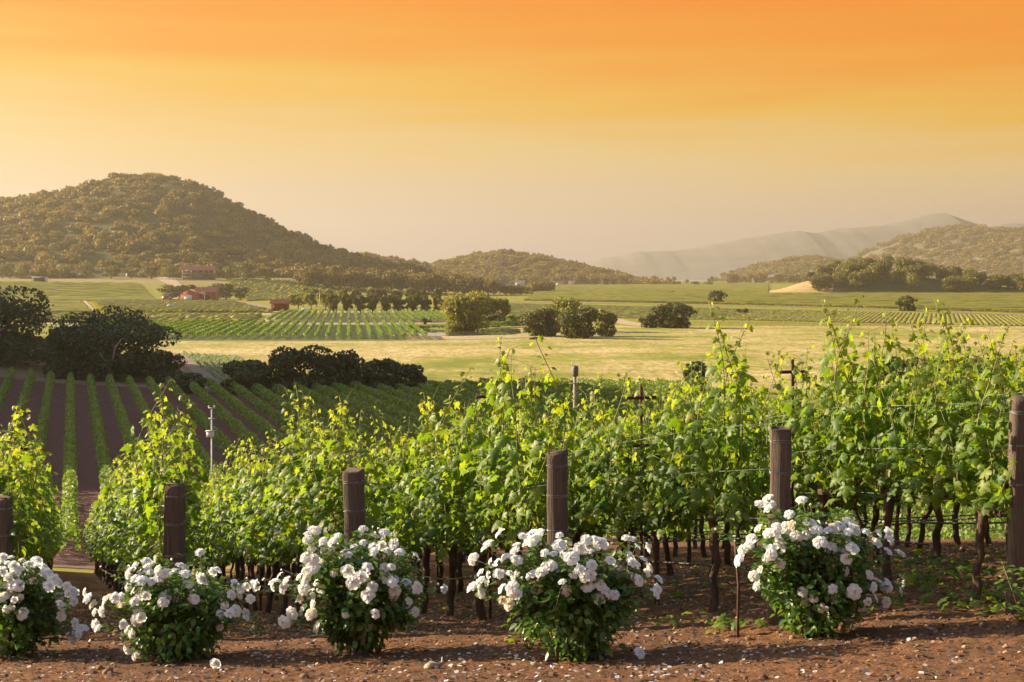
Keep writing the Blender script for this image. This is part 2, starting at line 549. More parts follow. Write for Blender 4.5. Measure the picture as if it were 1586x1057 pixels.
def build_ground():
    ss = np.concatenate([np.linspace(-1.6, -0.46, 60, endpoint=False), np.linspace(-0.46, 0.46, 560), np.linspace(0.46, 1.3, 40)[1:]])
    ys = [1.5]
    while ys[-1] < 2900:
        y = ys[-1]
        ys.append(y * (1.02 if y < 7 else 1.0038 if y < 20 else 1.011 if y < 150 else 1.007 if y < 420 else 1.012))
    ys = np.array(ys)
    S, Y = np.meshgrid(ss, ys)
    X = S * Y
    Z = gz(X, Y)
    near = (1 - smooth((Y - 18) / 10))
    Z = Z + near * (0.05 * (fbm(X * 1.6, Y * 1.6, 3, 4) - 0.5) + 0.035 * (fbm(X * 9, Y * 9, 5, 3) - 0.5))
    # tint, meadow and soil masks
    px = CX + F * X / Y
    n1 = fbm(X / 30, Y / 30, 1, 4)
    tint = np.zeros(X.shape + (3,))
    tint[:] = (0.23, 0.22, 0.03)
    gold = np.array((0.36, 0.26, 0.12))
    wood = np.array((0.06, 0.062, 0.024))
    m = ((px > 1190) & (px < 1300) & (Y > 1035) & (Y < 1300)); tint[m] = (0.42, 0.29, 0.13)
    Yf = np.interp(px, [-600, 0, 255, 450, 600, 700, 860], [700, 760, 780, 830, 860, 900, 960])
    m = (px < 860) & (Y > Yf + 120)
    tint[m] = 0.55 * gold + 0.45 * np.array((0.16, 0.15, 0.04))
    m = (px < 860) & (Y > Yf + 215); tint[m] = wood
    m = (px > 1290) & (Y > 1050) & (Y < 1400); tint[m] = wood
    m = (Y < 235) & (Y > 150) & (X < -20)
    tint[m] = (0.20, 0.14, 0.075)
    dry = smooth((Y - 172 - 6 * n1) / 10) * (1 - smooth((Y - np.interp(px, [200, 620, 640, 960, 1000, 1800], [306, 306, 385, 400, 396, 396])) / 6))
    dry = dry * (1 - smooth((-X - 34) / 14) * (Y < 235))
    hs = hillside(X, Y)
    soil = 1 - smooth((Y - 62) / 14)
    strip = smooth((Y - 53) / 2) * (1 - smooth((Y - 61) / 2))
    soil = soil * (1 - .85 * strip)
    grassy = smooth((fbm(X / 2.5, Y / 2.5, 9, 3) - 0.40) * 5) * smooth((Y - 45) / 6)
    soil = soil * (1 - 0.8 * grassy)
    me = bpy.data.meshes.new('ground')
    ny, nx = X.shape
    V = np.stack([X, Y, Z], -1).reshape(-1, 3).astype(np.float32)
    i = np.arange(ny - 1)[:, None] * nx + np.arange(nx - 1)[None]
    Q = np.stack([i, i + 1, i + nx + 1, i + nx], -1).reshape(-1, 4).astype(np.int32)
    me.vertices.add(len(V)); me.vertices.foreach_set('co', V.ravel())
    me.loops.add(Q.size); me.loops.foreach_set('vertex_index', Q.ravel())
    me.polygons.add(len(Q)); me.polygons.foreach_set('loop_start', np.arange(0, Q.size, 4, dtype=np.int32))
    me.polygons.foreach_set('use_smooth', np.ones(len(Q), bool))
    a = me.attributes.new('tint', 'FLOAT_COLOR', 'POINT')
    a.data.foreach_set('color', np.concatenate([tint.reshape(-1, 3), np.ones((len(V), 1))], 1).astype(np.float32).ravel())
    for nm, arr in (('dry', dry), ('soil', soil)):
        a = me.attributes.new(nm, 'FLOAT', 'POINT'); a.data.foreach_set('value', arr.ravel().astype(np.float32))
    me.update(calc_edges=True)
    me.materials.append(M['ground'])
    tag(link('ground', me), kind='structure')


build_ground()


def drape(name, pts, mat, dz=0.05, n=24):
    """sheet over the ground between a left and a right polyline (world xy)"""
    L, Rr = (np.array(p, float) for p in pts)
    def res(P):
        d = np.concatenate([[0], np.cumsum(np.linalg.norm(np.diff(P, axis=0), axis=1))])
        q = np.linspace(0, d[-1], n)
        return np.stack([np.interp(q, d, P[:, 0]), np.interp(q, d, P[:, 1])], 1)
    A, B = res(L), res(Rr)
    w = np.linspace(0, 1, n)[None, :, None]
    G = A[:, None, :] * (1 - w) + B[:, None, :] * w
    Z = gz(G[..., 0], G[..., 1]) + dz
    V = np.concatenate([G, Z[..., None]], -1).reshape(-1, 3)
    i = np.arange(n - 1)[:, None] * n + np.arange(n - 1)[None]
    mb = MB(); mb.add(V, np.stack([i, i + 1, i + n + 1, i + n], -1).reshape(-1, 4))
    o = mb.build(name, mat, smooth=True)
    return tag(o, kind='structure')


def mountain(name, sx, sy, Y, depth, mat, rough=6.0, seed=0):
    """a far range: its ridge follows the skyline, flanks fall to the valley floor on both sides"""
    px = np.arange(sx[0], sx[-1] + 1, 3.0)
    yy = np.interp(px, sx, sy)
    yy = yy + (fbm(px / 40.0, seed + 0 * px, 0, 4) - 0.5) * rough
    zr = np.maximum((HY - yy) / F * Y, FLOOR - 4)
    t = np.linspace(-1, 1, 33)
    prof = smooth(1 - np.abs(t))
    Yd = Y + t[:, None] * depth + 0 * px[None]
    rel = (fbm(px[None] / 26.0 + seed, t[:, None] * 5 + 0 * px[None], seed, 4) - 0.5)
    Z = FLOOR - 4 + (zr - FLOOR + 4)[None] * np.clip(prof[:, None] + 0.07 * rel * (1 - prof[:, None]) * prof[:, None] * 2, 0, 1)
    X = (px[None] - CX) / F * Y + 0 * Yd
    ny, nx = X.shape
    i = np.arange(ny - 1)[:, None] * nx + np.arange(nx - 1)[None]
    mb = MB(); mb.add(np.stack([X, Yd, Z], -1).reshape(-1, 3), np.stack([i, i + 1, i + nx + 1, i + nx], -1).reshape(-1, 4))
    MOUNT[name] = np.stack([X, Yd, Z], -1)
    return tag(mb.build(name, mat, smooth=True), kind='structure')


MOUNT = {}
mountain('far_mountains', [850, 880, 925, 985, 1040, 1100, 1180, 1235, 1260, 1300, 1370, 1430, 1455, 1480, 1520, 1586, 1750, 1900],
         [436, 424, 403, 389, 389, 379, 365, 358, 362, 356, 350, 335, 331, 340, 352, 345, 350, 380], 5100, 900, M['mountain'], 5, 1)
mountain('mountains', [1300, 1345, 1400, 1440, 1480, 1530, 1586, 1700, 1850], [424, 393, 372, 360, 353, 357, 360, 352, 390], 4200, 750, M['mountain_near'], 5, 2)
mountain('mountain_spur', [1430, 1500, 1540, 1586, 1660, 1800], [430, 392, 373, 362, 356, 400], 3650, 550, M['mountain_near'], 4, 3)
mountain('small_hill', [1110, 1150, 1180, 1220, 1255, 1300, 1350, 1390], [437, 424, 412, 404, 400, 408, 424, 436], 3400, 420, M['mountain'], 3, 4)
S2X, S2Y = [520, 560, 600, 640, 680, 720], [402, 392, 398, 404, 416, 434]
S3X, S3Y = [610, 640, 680, 740, 780, 830, 880, 930, 980, 1020], [436, 424, 406, 393, 389, 395, 405, 417, 430, 438]
mountain('wooded_ridge', S2X, [y + 9 for y in S2Y], 1750, 250, M['hillwood_floor'], 2, 5)
mountain('low_hills', S3X, [y + 7 for y in S3Y], 2200, 330, M['hillwood_floor'], 2, 6)


def ridge_z(sx, sy, Y, depth, X, Yd):
    px = CX + X * F / Y
    zr = np.maximum((HY - np.interp(px, sx, sy)) / F * Y, FLOOR - 4)
    return FLOOR - 4 + (zr - FLOOR + 4) * smooth(1 - np.abs(Yd - Y) / depth)

# ------------------------------------------------------------------ trees
T4 = np.array([(-.5, 0, .12), (0, -.62, -.06), (.5, 0, .12), (0, .62, -.06)])
F4 = [np.array([[0, 1, 2, 3]])]


def crown(mb, blobs, n, size, thr=0.42, freq=0.9, a=0.0, drop=0.0, shell=0.2):
    C = np.array([b[0] for b in blobs], float); Rr = np.array([b[1] for b in blobs], float)
    w = (Rr[:, 0] * Rr[:, 2]) ** 1.0; w /= w.sum()
    got = 0
    while got < n:
        m = int((n - got) * 2.2) + 50
        i = rng.choice(len(C), m, p=w)
        d = rdir(m)
        rad = 1 - np.abs(rng.normal(0, shell, m))
        rad = np.where(rng.random(m) < 0.07, rad * 1.12, rad)
        P = C[i] + Rr[i] * d * rad[:, None]
        keep = fbm(P[:, 0] * freq + 31, P[:, 1] * freq, P[:, 2] * freq, 2) > thr
        keep &= P[:, 2] > 0.05
        P, d = P[keep], d[keep]
        P, d = P[: n - got], d[: n - got]
        k = len(P)
        nr = d * 0.7 + rdir(k) * 0.75
        dd = rdir(k); dd[:, 2] -= drop
        scatter(mb, T4, F4, P, frames(nr, dd), size * rng.uniform(0.6, 1.35, k), a=a)
        got += k


def lumps(c, r, n, k=0.5, flat=1.0, up=0.25, seed=0):
    """a crown as one core and n lobes round it"""
    g = np.random.default_rng(seed)
    out = [(tuple(c), (r[0] * .72, r[1] * .72, r[2] * .72))]
    for q in range(n):
        d = g.normal(0, 1, 3); d[2] = abs(d[2]) * flat if g.random() < .72 else d[2] * .6
        d /= np.linalg.norm(d)
        f = g.uniform(.55, .78)
        s = g.uniform(k * .65, k * 1.1)
        out.append((tuple(np.array(c) + np.array(r) * d * f), (r[0] * s, r[1] * s, r[2] * s * .85)))
    return out


def tree(name, label, cat, loc, blobs, n, size, leaf, th, tr, limbs=5, group=None, rz=0.0, thr=0.42, freq=0.9, lean=0.0, drop=0.0, shell=0.2, lr=0.45):
    root = thing(name, label, cat, loc, rz, group)
    tb = MB()
    top = np.array([lean, 0, th])
    P = np.array([[0, 0, -0.4], [0, 0, .1], [lean * .3 + tr * .3, 0, th * .4], [lean * .7, tr * .3, th * .75], top])
    tube(tb, P, [tr * 1.35, tr * 1.15, tr, tr * .85, tr * .6], 8, jit=.08)
    order = sorted(range(1, len(blobs)), key=lambda q: -blobs[q][1][0])[:limbs]
    for q in order:
        e = np.array(blobs[q][0], float)
        s = np.array([lean * .5, 0, th * random.uniform(.45, .95)])
        mid = (s + e) / 2 + np.array([random.uniform(-.1, .1), random.uniform(-.1, .1), .08]) * np.linalg.norm(e - s)
        tube(tb, np.array([s, mid, e]), [tr * lr, tr * lr * .62, tr * .1], 6, jit=.08)
    tb.build('trunk', M['tree_bark'], root, smooth=True)
    cb = MB()
    crown(cb, blobs, n, size, thr, freq, drop=drop, shell=shell)
    cb.build('crown', leaf, root)
    return root


def gp(px, py=None, Y=None, dz=0.0):
    x, y = at(px, py, Y)
    return (x, y, float(gz(x, y)) + dz)


# dark oaks in the shade of the unseen hill at left
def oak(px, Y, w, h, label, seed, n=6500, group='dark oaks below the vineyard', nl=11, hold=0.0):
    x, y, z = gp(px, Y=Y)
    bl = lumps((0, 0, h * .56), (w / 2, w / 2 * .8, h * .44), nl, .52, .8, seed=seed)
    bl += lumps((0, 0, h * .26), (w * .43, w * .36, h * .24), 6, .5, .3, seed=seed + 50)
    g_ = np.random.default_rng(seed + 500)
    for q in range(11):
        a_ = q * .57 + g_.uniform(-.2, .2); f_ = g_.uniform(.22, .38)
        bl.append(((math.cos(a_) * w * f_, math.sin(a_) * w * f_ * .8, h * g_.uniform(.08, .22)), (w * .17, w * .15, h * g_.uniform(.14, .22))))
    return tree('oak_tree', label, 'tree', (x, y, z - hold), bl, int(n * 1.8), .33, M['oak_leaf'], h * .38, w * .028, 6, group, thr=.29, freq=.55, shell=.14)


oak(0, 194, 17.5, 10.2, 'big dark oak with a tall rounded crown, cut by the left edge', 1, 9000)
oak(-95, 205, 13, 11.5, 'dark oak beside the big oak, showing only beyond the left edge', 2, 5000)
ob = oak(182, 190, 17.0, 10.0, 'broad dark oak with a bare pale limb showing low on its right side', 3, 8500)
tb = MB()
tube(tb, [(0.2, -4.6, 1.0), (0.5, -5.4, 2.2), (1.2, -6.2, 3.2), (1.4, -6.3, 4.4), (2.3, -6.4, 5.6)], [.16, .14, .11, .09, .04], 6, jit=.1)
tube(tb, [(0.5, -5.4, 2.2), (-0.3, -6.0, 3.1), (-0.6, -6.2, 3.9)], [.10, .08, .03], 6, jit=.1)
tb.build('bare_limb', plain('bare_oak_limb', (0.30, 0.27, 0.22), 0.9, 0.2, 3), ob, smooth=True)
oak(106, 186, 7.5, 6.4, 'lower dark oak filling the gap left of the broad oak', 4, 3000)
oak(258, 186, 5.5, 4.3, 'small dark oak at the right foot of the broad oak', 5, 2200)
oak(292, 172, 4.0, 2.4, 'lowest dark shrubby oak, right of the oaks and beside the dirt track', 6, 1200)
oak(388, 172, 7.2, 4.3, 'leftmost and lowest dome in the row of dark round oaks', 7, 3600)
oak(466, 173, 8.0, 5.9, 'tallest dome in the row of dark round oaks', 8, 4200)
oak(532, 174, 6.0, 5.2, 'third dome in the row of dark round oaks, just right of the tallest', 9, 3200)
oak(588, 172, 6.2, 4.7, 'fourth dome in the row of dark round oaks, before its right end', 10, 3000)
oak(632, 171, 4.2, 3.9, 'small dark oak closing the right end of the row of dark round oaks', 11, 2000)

# bushes at the near edge of the meadow, right
for px, Y, w, h, sd, lb in ((1078, 175, 4.0, 3.9, 21, 'dark round bush standing alone beyond the vines, above the stake crossarm'),
                            (1385, 178, 7.5, 4.4, 22, 'left one of the dark bushes behind the tallest vine shoots at right'),
                            (1450, 184, 7.0, 4.2, 23, 'middle one of the dark bushes behind the tallest vine shoots at right'),
                            (1535, 178, 8.0, 4.6, 24, 'right one of the dark bushes behind the tallest vine shoots at right')):
    x, y, z = gp(px, Y=Y)
    tree('bush', lb, 'bush', (x, y, z), lumps((0, 0, h * .5), (w / 2, w / 2, h * .5), 9, .5, .7, seed=sd), 2600, .36, M['oak_leaf'], h * .3, .14, 4,
         'dark bushes at the near edge of the meadow', shell=.2, thr=.38)


# pond-side and field trees
def vtree(px, py, wpx, hpx, label, seed, leaf='tree_leaf', n=3500, size=.55, cat='tree', name='tree', thr=.42, nl=10, group=None, trunk=.3, lowf=.5, drop=0., shell=.2, freq=.6):
    x, y = at(px, py)
    w, h = wpx * y / F, hpx * y / F
    bl = lumps((0, 0, h * (1 - lowf)), (w / 2, w / 2 * .85, h * lowf), nl, .5, .8, seed=seed)
    g_ = np.random.default_rng(seed + 500)
    for q in range(9):
        a_ = q * .7 + g_.uniform(-.2, .2); f_ = g_.uniform(.12, .27)
        bl.append(((math.cos(a_) * w * f_, math.sin(a_) * w * f_ * .85, h * g_.uniform(.14, .24)), (w * .2, w * .18, h * g_.uniform(.17, .24))))
    return tree(name, label, cat, (x, y, float(gz(x, y))), bl, n, size, M[leaf], h * trunk, max(.12, w * .03), 6, group, thr=thr, drop=drop, shell=shell, freq=freq)


vtree(722, 513, 78, 64, 'large golden-green willow with drooping boughs on the pond bank', 31, 'willow_leaf', 8000, .5, name='willow_tree', drop=.9, nl=16, lowf=.53, thr=.40)
vtree(774, 503, 32, 46, 'round tree just right of the big willow', 32, 'willow_leaf', 2800, .5)
vtree(751, 503, 28, 48, 'pale tree pressed against the right side of the big willow', 35, 'willow_leaf', 2600, .5)
vtree(762, 507, 40, 22, 'low reedy bush on the pond bank under the willow', 33, 'tree_leaf', 1600, .45, 'bush', 'bush')
vtree(795, 505, 30, 18, 'low green bush at the right end of the pond', 34, 'row_leaf', 1300, .45, 'bush', 'bush')
vtree(838, 521, 68, 46, 'dark spreading bush at the left of the clump in the meadow', 36, 'tree_leaf', 4200, .5, 'bush', 'bush')
vtree(872, 514, 66, 55, 'pale golden tree rising behind the clump in the meadow', 37, 'willow_leaf', 3600, .5)
vtree(896, 524, 66, 54, 'tallest dark tree in the clump in the meadow', 38, 'tree_leaf', 4600, .5)
vtree(938, 521, 40, 44, 'pale olive tree at the right of the clump in the meadow', 39, 'willow_leaf', 2600, .5)
vtree(1042, 508, 74, 42, 'broad dark oak alone at the near edge of the right-hand vineyard', 40, 'tree_leaf', 4800, .5, nl=13)
vtree(1006, 508, 30, 24, 'low bush on the left side of the broad oak by the vineyard', 41, 'tree_leaf', 1300, .5, 'bush', 'bush')
vtree(1109, 471, 27, 23, 'small upright tree alone in the middle of the right-hand vineyards', 42, 'tree_leaf', 1800, .8)
vtree(1404, 482, 36, 22, 'round dark tree alone in the vineyard at far right', 43, 'tree_leaf', 2200, .65)
vtree(1150, 485, 18, 7, 'tiny low bush alone in the right-hand vineyard', 44, 'tree_leaf', 600, .5, 'bush', 'bush', trunk=.2)
vtree(1078, 442, 14, 6, 'far low bush between the vineyards, left of its twin', 45, 'tree_leaf', 400, 1.5, 'bush', 'bush', trunk=.2)
vtree(1098, 442, 16, 6, 'far low bush between the vineyards, right of its twin', 46, 'tree_leaf', 400, 1.5, 'bush', 'bush', trunk=.2)
vtree(1040, 455, 8, 4, 'faint low bush in the pale far vineyard', 47, 'tree_leaf', 250, .8, 'bush', 'bush', trunk=.2)
vtree(1257, 454, 14, 15, 'lone small tree on the bare golden slope of the knoll', 48, 'tree_leaf', 900, .9)

# orchard of rounded trees: two rows
oro = None
for row, (py, x0, x1, hp) in enumerate(((486, 516, 700, 32), (476, 470, 690, 30))):
    for i, px in enumerate(np.arange(x0, x1, 20.5)):
        px = px + random.uniform(-2, 2)
        x, y = at(px, py)
        h = hp * y / F * random.uniform(.92, 1.08)
        w = 21 * y / F
        if oro is None:
            oro = tree('orchard_tree', 'rounded orchard tree in the front row beside the valley vines', 'tree', (x, y, float(gz(x, y))),
                       lumps((0, 0, h * .58), (w / 2, w / 2, h * .44), 9, .5, .8, seed=60) + lumps((0, 0, h * .28), (w * .42, w * .4, h * .2), 5, .5, .3, seed=61), 1900, .55, M['pale_leaf'], h * .3, .2, 4, 'orchard trees, front row')
        else:
            dup(oro, (x, y, float(gz(x, y))), random.uniform(0, 6), (random.uniform(.9, 1.1),) * 2 + (h / (32 * at(516, 486)[1] / F),),
                ('rounded orchard tree in the front row beside the valley vines', 'rounded orchard tree in the back row, under the dark hill')[row],
                ('orchard trees, front row', 'orchard trees, back row')[row])
lime = tree('green_tree', 'bright green bushy tree right behind the red shed, leftmost of three', 'tree', gp(462, 479),
            lumps((0, 0, 4.0), (5, 4, 3.4), 10, .5, .7, seed=71), 2200, .6, M['willow_leaf'], 2.4, .25, 4, 'bright green trees by the red shed')
dup(lime, gp(482, 480), 2, (.95, .95, 1.1), 'bright green bushy tree, the middle one of the three by the red shed')
dup(lime, gp(504, 482), 4, (.9, .9, 1.0), 'bright green bushy tree, rightmost of the three by the red shed')

# ---------------- woods
protoF = []
for q in range(5):
    mb = MB()
    crown(mb, lumps((0, 0, .1), (1, 1, .8), 7, .5, .8, seed=100 + q), 250, .235, .38, 1.2, shell=.18)
    V = np.concatenate(mb.v); Fq = np.concatenate(mb.f)
    protoF.append((V + np.array([0, 0, -.15]), Fq))


def wood(name, P, rad, mat, kind='stuff'):
    mb = MB()
    for (x, y, z), r in zip(P, rad):
        V, Fq = protoF[rng.integers(5)]
        a = rng.uniform(0, 6.28); ca, sa = math.cos(a), math.sin(a)
        W = V * np.array([r, r, r * rng.uniform(.85, 1.2)])
        W = np.stack([W[:, 0] * ca - W[:, 1] * sa, W[:, 0] * sa + W[:, 1] * ca, W[:, 2]], 1)
        mb.add(W + np.array([x, y, z + r * .5]), Fq, a=.85 * rng.random() ** 2)
    return tag(mb.build(name, mat), kind=kind)


# the wooded hill at left: too many crowns to count, one mass
P, rad = [], []
while len(P) < 3300:
    px = rng.uniform(-420, 850); u = rng.random() ** .8
    Yf = np.interp(px, [-600, 0, 255, 450, 600, 700, 860], [700, 760, 780, 830, 860, 900, 960])
    Yr = np.interp(px, [-600, 500, 700, 830], [1300, 1300, 1150, 1060])
    Y = Yf + 205 + u * (Yr + 60 - Yf - 205)
    x = (px - CX) / F * Y
    if px > 640 and rng.random() < .55: continue
    z = float(gz(x, Y))
    dens = fbm(x / 45, Y / 45, 2, 2)
    if dens < .30: continue
    P.append((x, Y, z)); rad.append((2.8 + 5.2 * rng.random() ** 1.6) * (.75 + .4 * dens))
wood('hill_wood', P, rad, M['hill_leaf'])
for nm, sx, sy, Y, dep, x0, x1, nn, r0, r1 in (('ridge_wood', S2X, [v + 9 for v in S2Y], 1750, 250, 525, 715, 420, 5, 8),
                                               ('low_hill_wood', S3X, [v + 7 for v in S3Y], 2200, 330, 625, 1015, 1150, 5.5, 9)):
    P, rad = [], []
    for q in range(nn):
        px = rng.uniform(x0, x1); Yd = Y - dep * rng.random() ** .8 * .9 + 20
        X = (px - CX) / F * Y
        P.append((X, Yd, float(ridge_z(sx, sy, Y, dep, X, Yd)))); rad.append(rng.uniform(r0, r1))
    wood(nm, P, rad, M['hill_leaf'])

for nm, n_, r0, r1 in (('mountains', 1900, 7, 17), ('mountain_spur', 1200, 6, 15), ('small_hill', 600, 7, 13)):
    G = MOUNT[nm][4:18].reshape(-1, 3)
    pick = G[rng.integers(0, len(G), n_ * 3)] + np.c_[rng.normal(0, 8, (n_ * 3, 2)), np.full(n_ * 3, -5.)]
    pick = pick[fbm(pick[:, 0] / 260, pick[:, 1] / 260, 5, 3) > .27][:n_]
    wood('mountain_scrub', pick, rng.uniform(r0, r1, len(pick)), M['hill_leaf'])
# single trees one can tell apart, all copied from three patterns
pat = []
for q, (w, h) in enumerate(((10, 9), (8, 10), (12, 9))):
    pat.append((w, h, lumps((0, 0, h * .56), (w / 2, w / 2, h * .44), 10, .5, .8, seed=200 + q) + lumps((0, 0, h * .24), (w * .4, w * .38, h * .22), 5, .5, .3, seed=220 + q)))
first = {}


def far_tree(X, Y, z, w, h, label, group, kind='hill_leaf'):
    q = random.randrange(3)
    pw, ph, bl = pat[q]
    if (q, kind) not in first:
        first[(q, kind)] = tree('tree', label, 'tree', (X, Y, z), bl, 1100, .75, M[kind], ph * .35, .3, 5, group)
        o = first[(q, kind)]; o.scale = (w / pw, w / pw, h / ph)
    else:
        dup(first[(q, kind)], (X, Y, z), random.uniform(0, 6.28), (w / pw, w / pw, h / ph), label, group)


# at the foot of the wooded hill
for px, py, w, h, lb in ((4, 440, 11, 10, 'tree at the foot of the hill, nearest the left edge'), (33, 440, 13, 11, 'pale tree at the hill foot just left of the long red roof'),
                         (97, 432, 10, 9, 'small tree in front of the long red roof'), (132, 433, 12, 12, 'round tree right of the long red roof'),
                         (172, 434, 15, 9, 'broad low tree between the long red roof and the pillared house'), (234, 431, 13, 10, 'tree left of the pillared house, above the bend in the drive'),
                         (262, 430, 9, 9, 'tree touching the left end of the pillared house'), (352, 433, 11, 9, 'dark tree right of the pillared house'),
                         (381, 437, 14, 14, 'tallest pale tree right of the pillared house'), (413, 438, 11, 11, 'tree right of the tallest pale tree, at the hill foot'),
                         (15, 438, 9, 7, 'low tree at the hill foot near the left edge'), (203, 430, 8, 7, 'small tree beside the white cottage')):
    Y = 965 + random.uniform(-10, 10)
    X = (px - CX) / F * Y
    far_tree(X, Y, float(gz(X, Y)), w, h, lb, 'trees at the foot of the wooded hill', 'pale_leaf')
for px, Y, w, h, lb in ((265, 800, 12, 7, 'bushy tree left behind the red barn'), (290, 810, 9, 7.5, 'bushy tree directly behind the red barn roof'), (338, 800, 9, 8, 'dark bushy tree right behind the red barn wing'),
                        (350, 800, 9, 8.5, 'dark bushy tree at the right end of the red barn trees'), (372, 815, 9, 6.5, 'lower bushy tree set apart right of the red barn'),
                        (325, 815, 8, 7, 'bushy tree between the barn wing and the pole')):
    X = (px - CX) / F * Y
    far_tree(X, Y, float(gz(X, Y)), w * 1.25, h * 1.2, lb, 'bushy trees round the red barn', 'tree_leaf')
# dark wood edge sweeping down to the valley, right end of the hill
for i in range(46):
    px = 465 + i * 7.9 + random.uniform(-4, 4)
    Y = np.interp(px, [460, 700, 830], [960, 975, 985]) + random.uniform(-22, 15)
    s = np.interp(px, [460, 690, 740, 780, 835], [13, 13, 12, 9, 4.5]) * random.uniform(.8, 1.15)
    X = (px - CX) / F * Y
    far_tree(X, Y, float(gz(X, Y)), s * random.uniform(.9, 1.2), s, 'tree in the dark wood edge between the hill and the valley vineyards', 'trees along the wood edge')
# right-hand knoll
for i in range(95):
    px = random.uniform(1262, 1600); u = random.random()
    Y = 1058 + u * 75
    hh = np.interp(px, [1262, 1300, 1400, 1480, 1540, 1600], [10, 14, 15, 13, 12, 12])
    X = (px - CX) / F * Y
    far_tree(X, Y, float(gz(X, Y)), random.uniform(10, 14), hh * random.uniform(.75, 1.05), 'tree in the wood covering the low knoll on the right', 'trees on the wooded knoll', 'pale_leaf')
# hazy line of trees across the valley
for i in range(52):
    px = random.choice((random.uniform(1130, 1262), random.uniform(1130, 1262), random.uniform(960, 1130), random.uniform(1130, 1260)))
    Y = random.uniform(2050, 2500)
    h = random.uniform(9, 17) if px > 1130 else random.uniform(6, 12)
    far_tree((px - CX) / F * Y, Y, FLOOR, h * random.uniform(.8, 1.2), h, 'hazy tree in the line across the valley, left of the wooded knoll', 'hazy valley trees')
for i in range(34):
    px = random.uniform(800, 985); Y = random.uniform(1830, 1960)
    h = random.uniform(8, 15)
    far_tree((px - CX) / F * Y, Y, FLOOR, h * random.uniform(.8, 1.2), h, 'hazy tree along the foot of the low hills in the middle', 'trees at the foot of the low hills')

# ------------------------------------------------------------------ fields
def hedge_row(mb, A, B, w, h, step, leafs, size, lift=0.0, a=0.0):
    """leafy hedge of clumps from A to B (world xy)"""
    A, B = np.array(A, float), np.array(B, float)
    L = np.linalg.norm(B - A); n = int(L * leafs)
    u = rng.random(n)
    side = np.array([-(B - A)[1], (B - A)[0]]) / L
    wob = 1 + .3 * (fbm(u * L / 3.0, A[0] * 3 + 0 * u, 0, 2) - .5)
    th = rng.uniform(-.25, 3.39, n)
    rr = 1 - np.abs(rng.normal(0, .2, n))
    off = np.cos(th) * rr * w / 2 * wob
    zz = lift + (h - lift) * (.42 + .58 * np.sin(th) * rr) * wob
    XY = A + (B - A) * u[:, None] + side * off[:, None]
    P = np.concatenate([XY, (gz(XY[:, 0], XY[:, 1]) + np.maximum(zz, .1))[:, None]], 1)
    nr = np.concatenate([side * np.cos(th)[:, None], np.sin(th)[:, None]], 1) * .6 + rdir(n) * .7
    scatter(mb, T4, F4, P, frames(nr, rdir(n)), size * rng.uniform(.6, 1.4, n), a=np.clip(rng.normal(.1, .15, n), 0, 1))


def ribbon_rows(mb, rows, w, h, step):
    """low rounded ridges, for fields far away"""
    for A, B in rows:
        A, B = np.array(A, float), np.array(B, float)
        L = np.linalg.norm(B - A); n = max(3, int(L / step))
        u = np.linspace(0, 1, n)
        C = A + (B - A) * u[:, None]
        side = np.array([-(B - A)[1], (B - A)[0]]) / L
        wj = w / 2 * rng.uniform(.65, 1.3, n); hj = h * rng.uniform(.7, 1.25, n)
        z = gz(C[:, 0], C[:, 1])
        V = np.zeros((n, 5, 3))
        for q, (o, hz) in enumerate(((-1, 0), (-.85, .75), (0, 1), (.85, .75), (1, 0))):
            V[:, q, :2] = C + side * (o * wj)[:, None]
            V[:, q, 2] = z + hj * hz * rng.uniform(.85, 1.15, n)
        i = np.arange(n - 1)[:, None] * 5; j = np.arange(4)[None]
        mb.add(V.reshape(-1, 3), np.stack([i + j, i + j + 1, i + j + 6, i + j + 5], -1).reshape(-1, 4))


# red-soil field below the near vines
d = np.array([-0.310, 1.0]); d /= np.linalg.norm(d)
Ye = 178.0


def lowx(s, Y):           # s: number of the row, counted along the far headland
    return -62.6 + s * 2.45 + (178 - Y) * .310


A = [(lowx(-3, y), y) for y in (60, 178.5)]
B = [(lowx(34, y), y) for y in (60, 178.5)]
drape('red_soil_field', (A, B), M['red_soil'], .03, 150)
for s in range(-2, 34):
    mb = MB()
    yend = Ye - (0 if s < 12 else 6 * max(0, 1 - abs(s - 18) / 6))
    hedge_row(mb, (lowx(s, 64), 64), (lowx(s, yend), yend), .85 if s < 12 else 1.05, 1.55, 1, 70, .19, .25)
    tag(mb.build('vine_row', M['row_leaf']), 'long hedge-like row of vines on the shaded red soil below the near vineyard', 'vine row', 'vine rows on the red soil field')

# young vines on dusty ground beside the dirt track
A = [at(262, 552), at(330, 606)]; B = [at(372, 553), at(420, 606)]
drape('dusty_field', (A, B), gplain('dusty_vineyard_soil', (0.19, 0.15, 0.10), .25, .5), .05)
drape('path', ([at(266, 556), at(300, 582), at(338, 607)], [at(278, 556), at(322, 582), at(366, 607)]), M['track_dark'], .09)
for q in range(9):
    mb = MB()
    a, b = at(285 + q * 10, 556 + q * .6), at(352 + q * 13, 604)
    hedge_row(mb, a, b, .35, .8, 1, 7, .2, .25)
    yr = thing('young_vine_row', 'row of small staked young vines on dusty ground by the dirt track', 'vine row', (0, 0, 0), 0, 'rows of young staked vines')
    mb.build('vines', M['row_leaf'], yr)
    if q == 0:
        sm_ = MB(); tube(sm_, [(0, 0, -.1), (0, 0, 1.0)], .03, 5); stake_me = sm_.mesh('stake', plain('pale_vine_stake', (.34, .30, .25), .8, .2, 4))
    for u in np.linspace(0, 1, 18):
        p = np.array(a) * (1 - u) + np.array(b) * u
        link('stake', stake_me, yr, (p[0], p[1], float(gz(*p))))

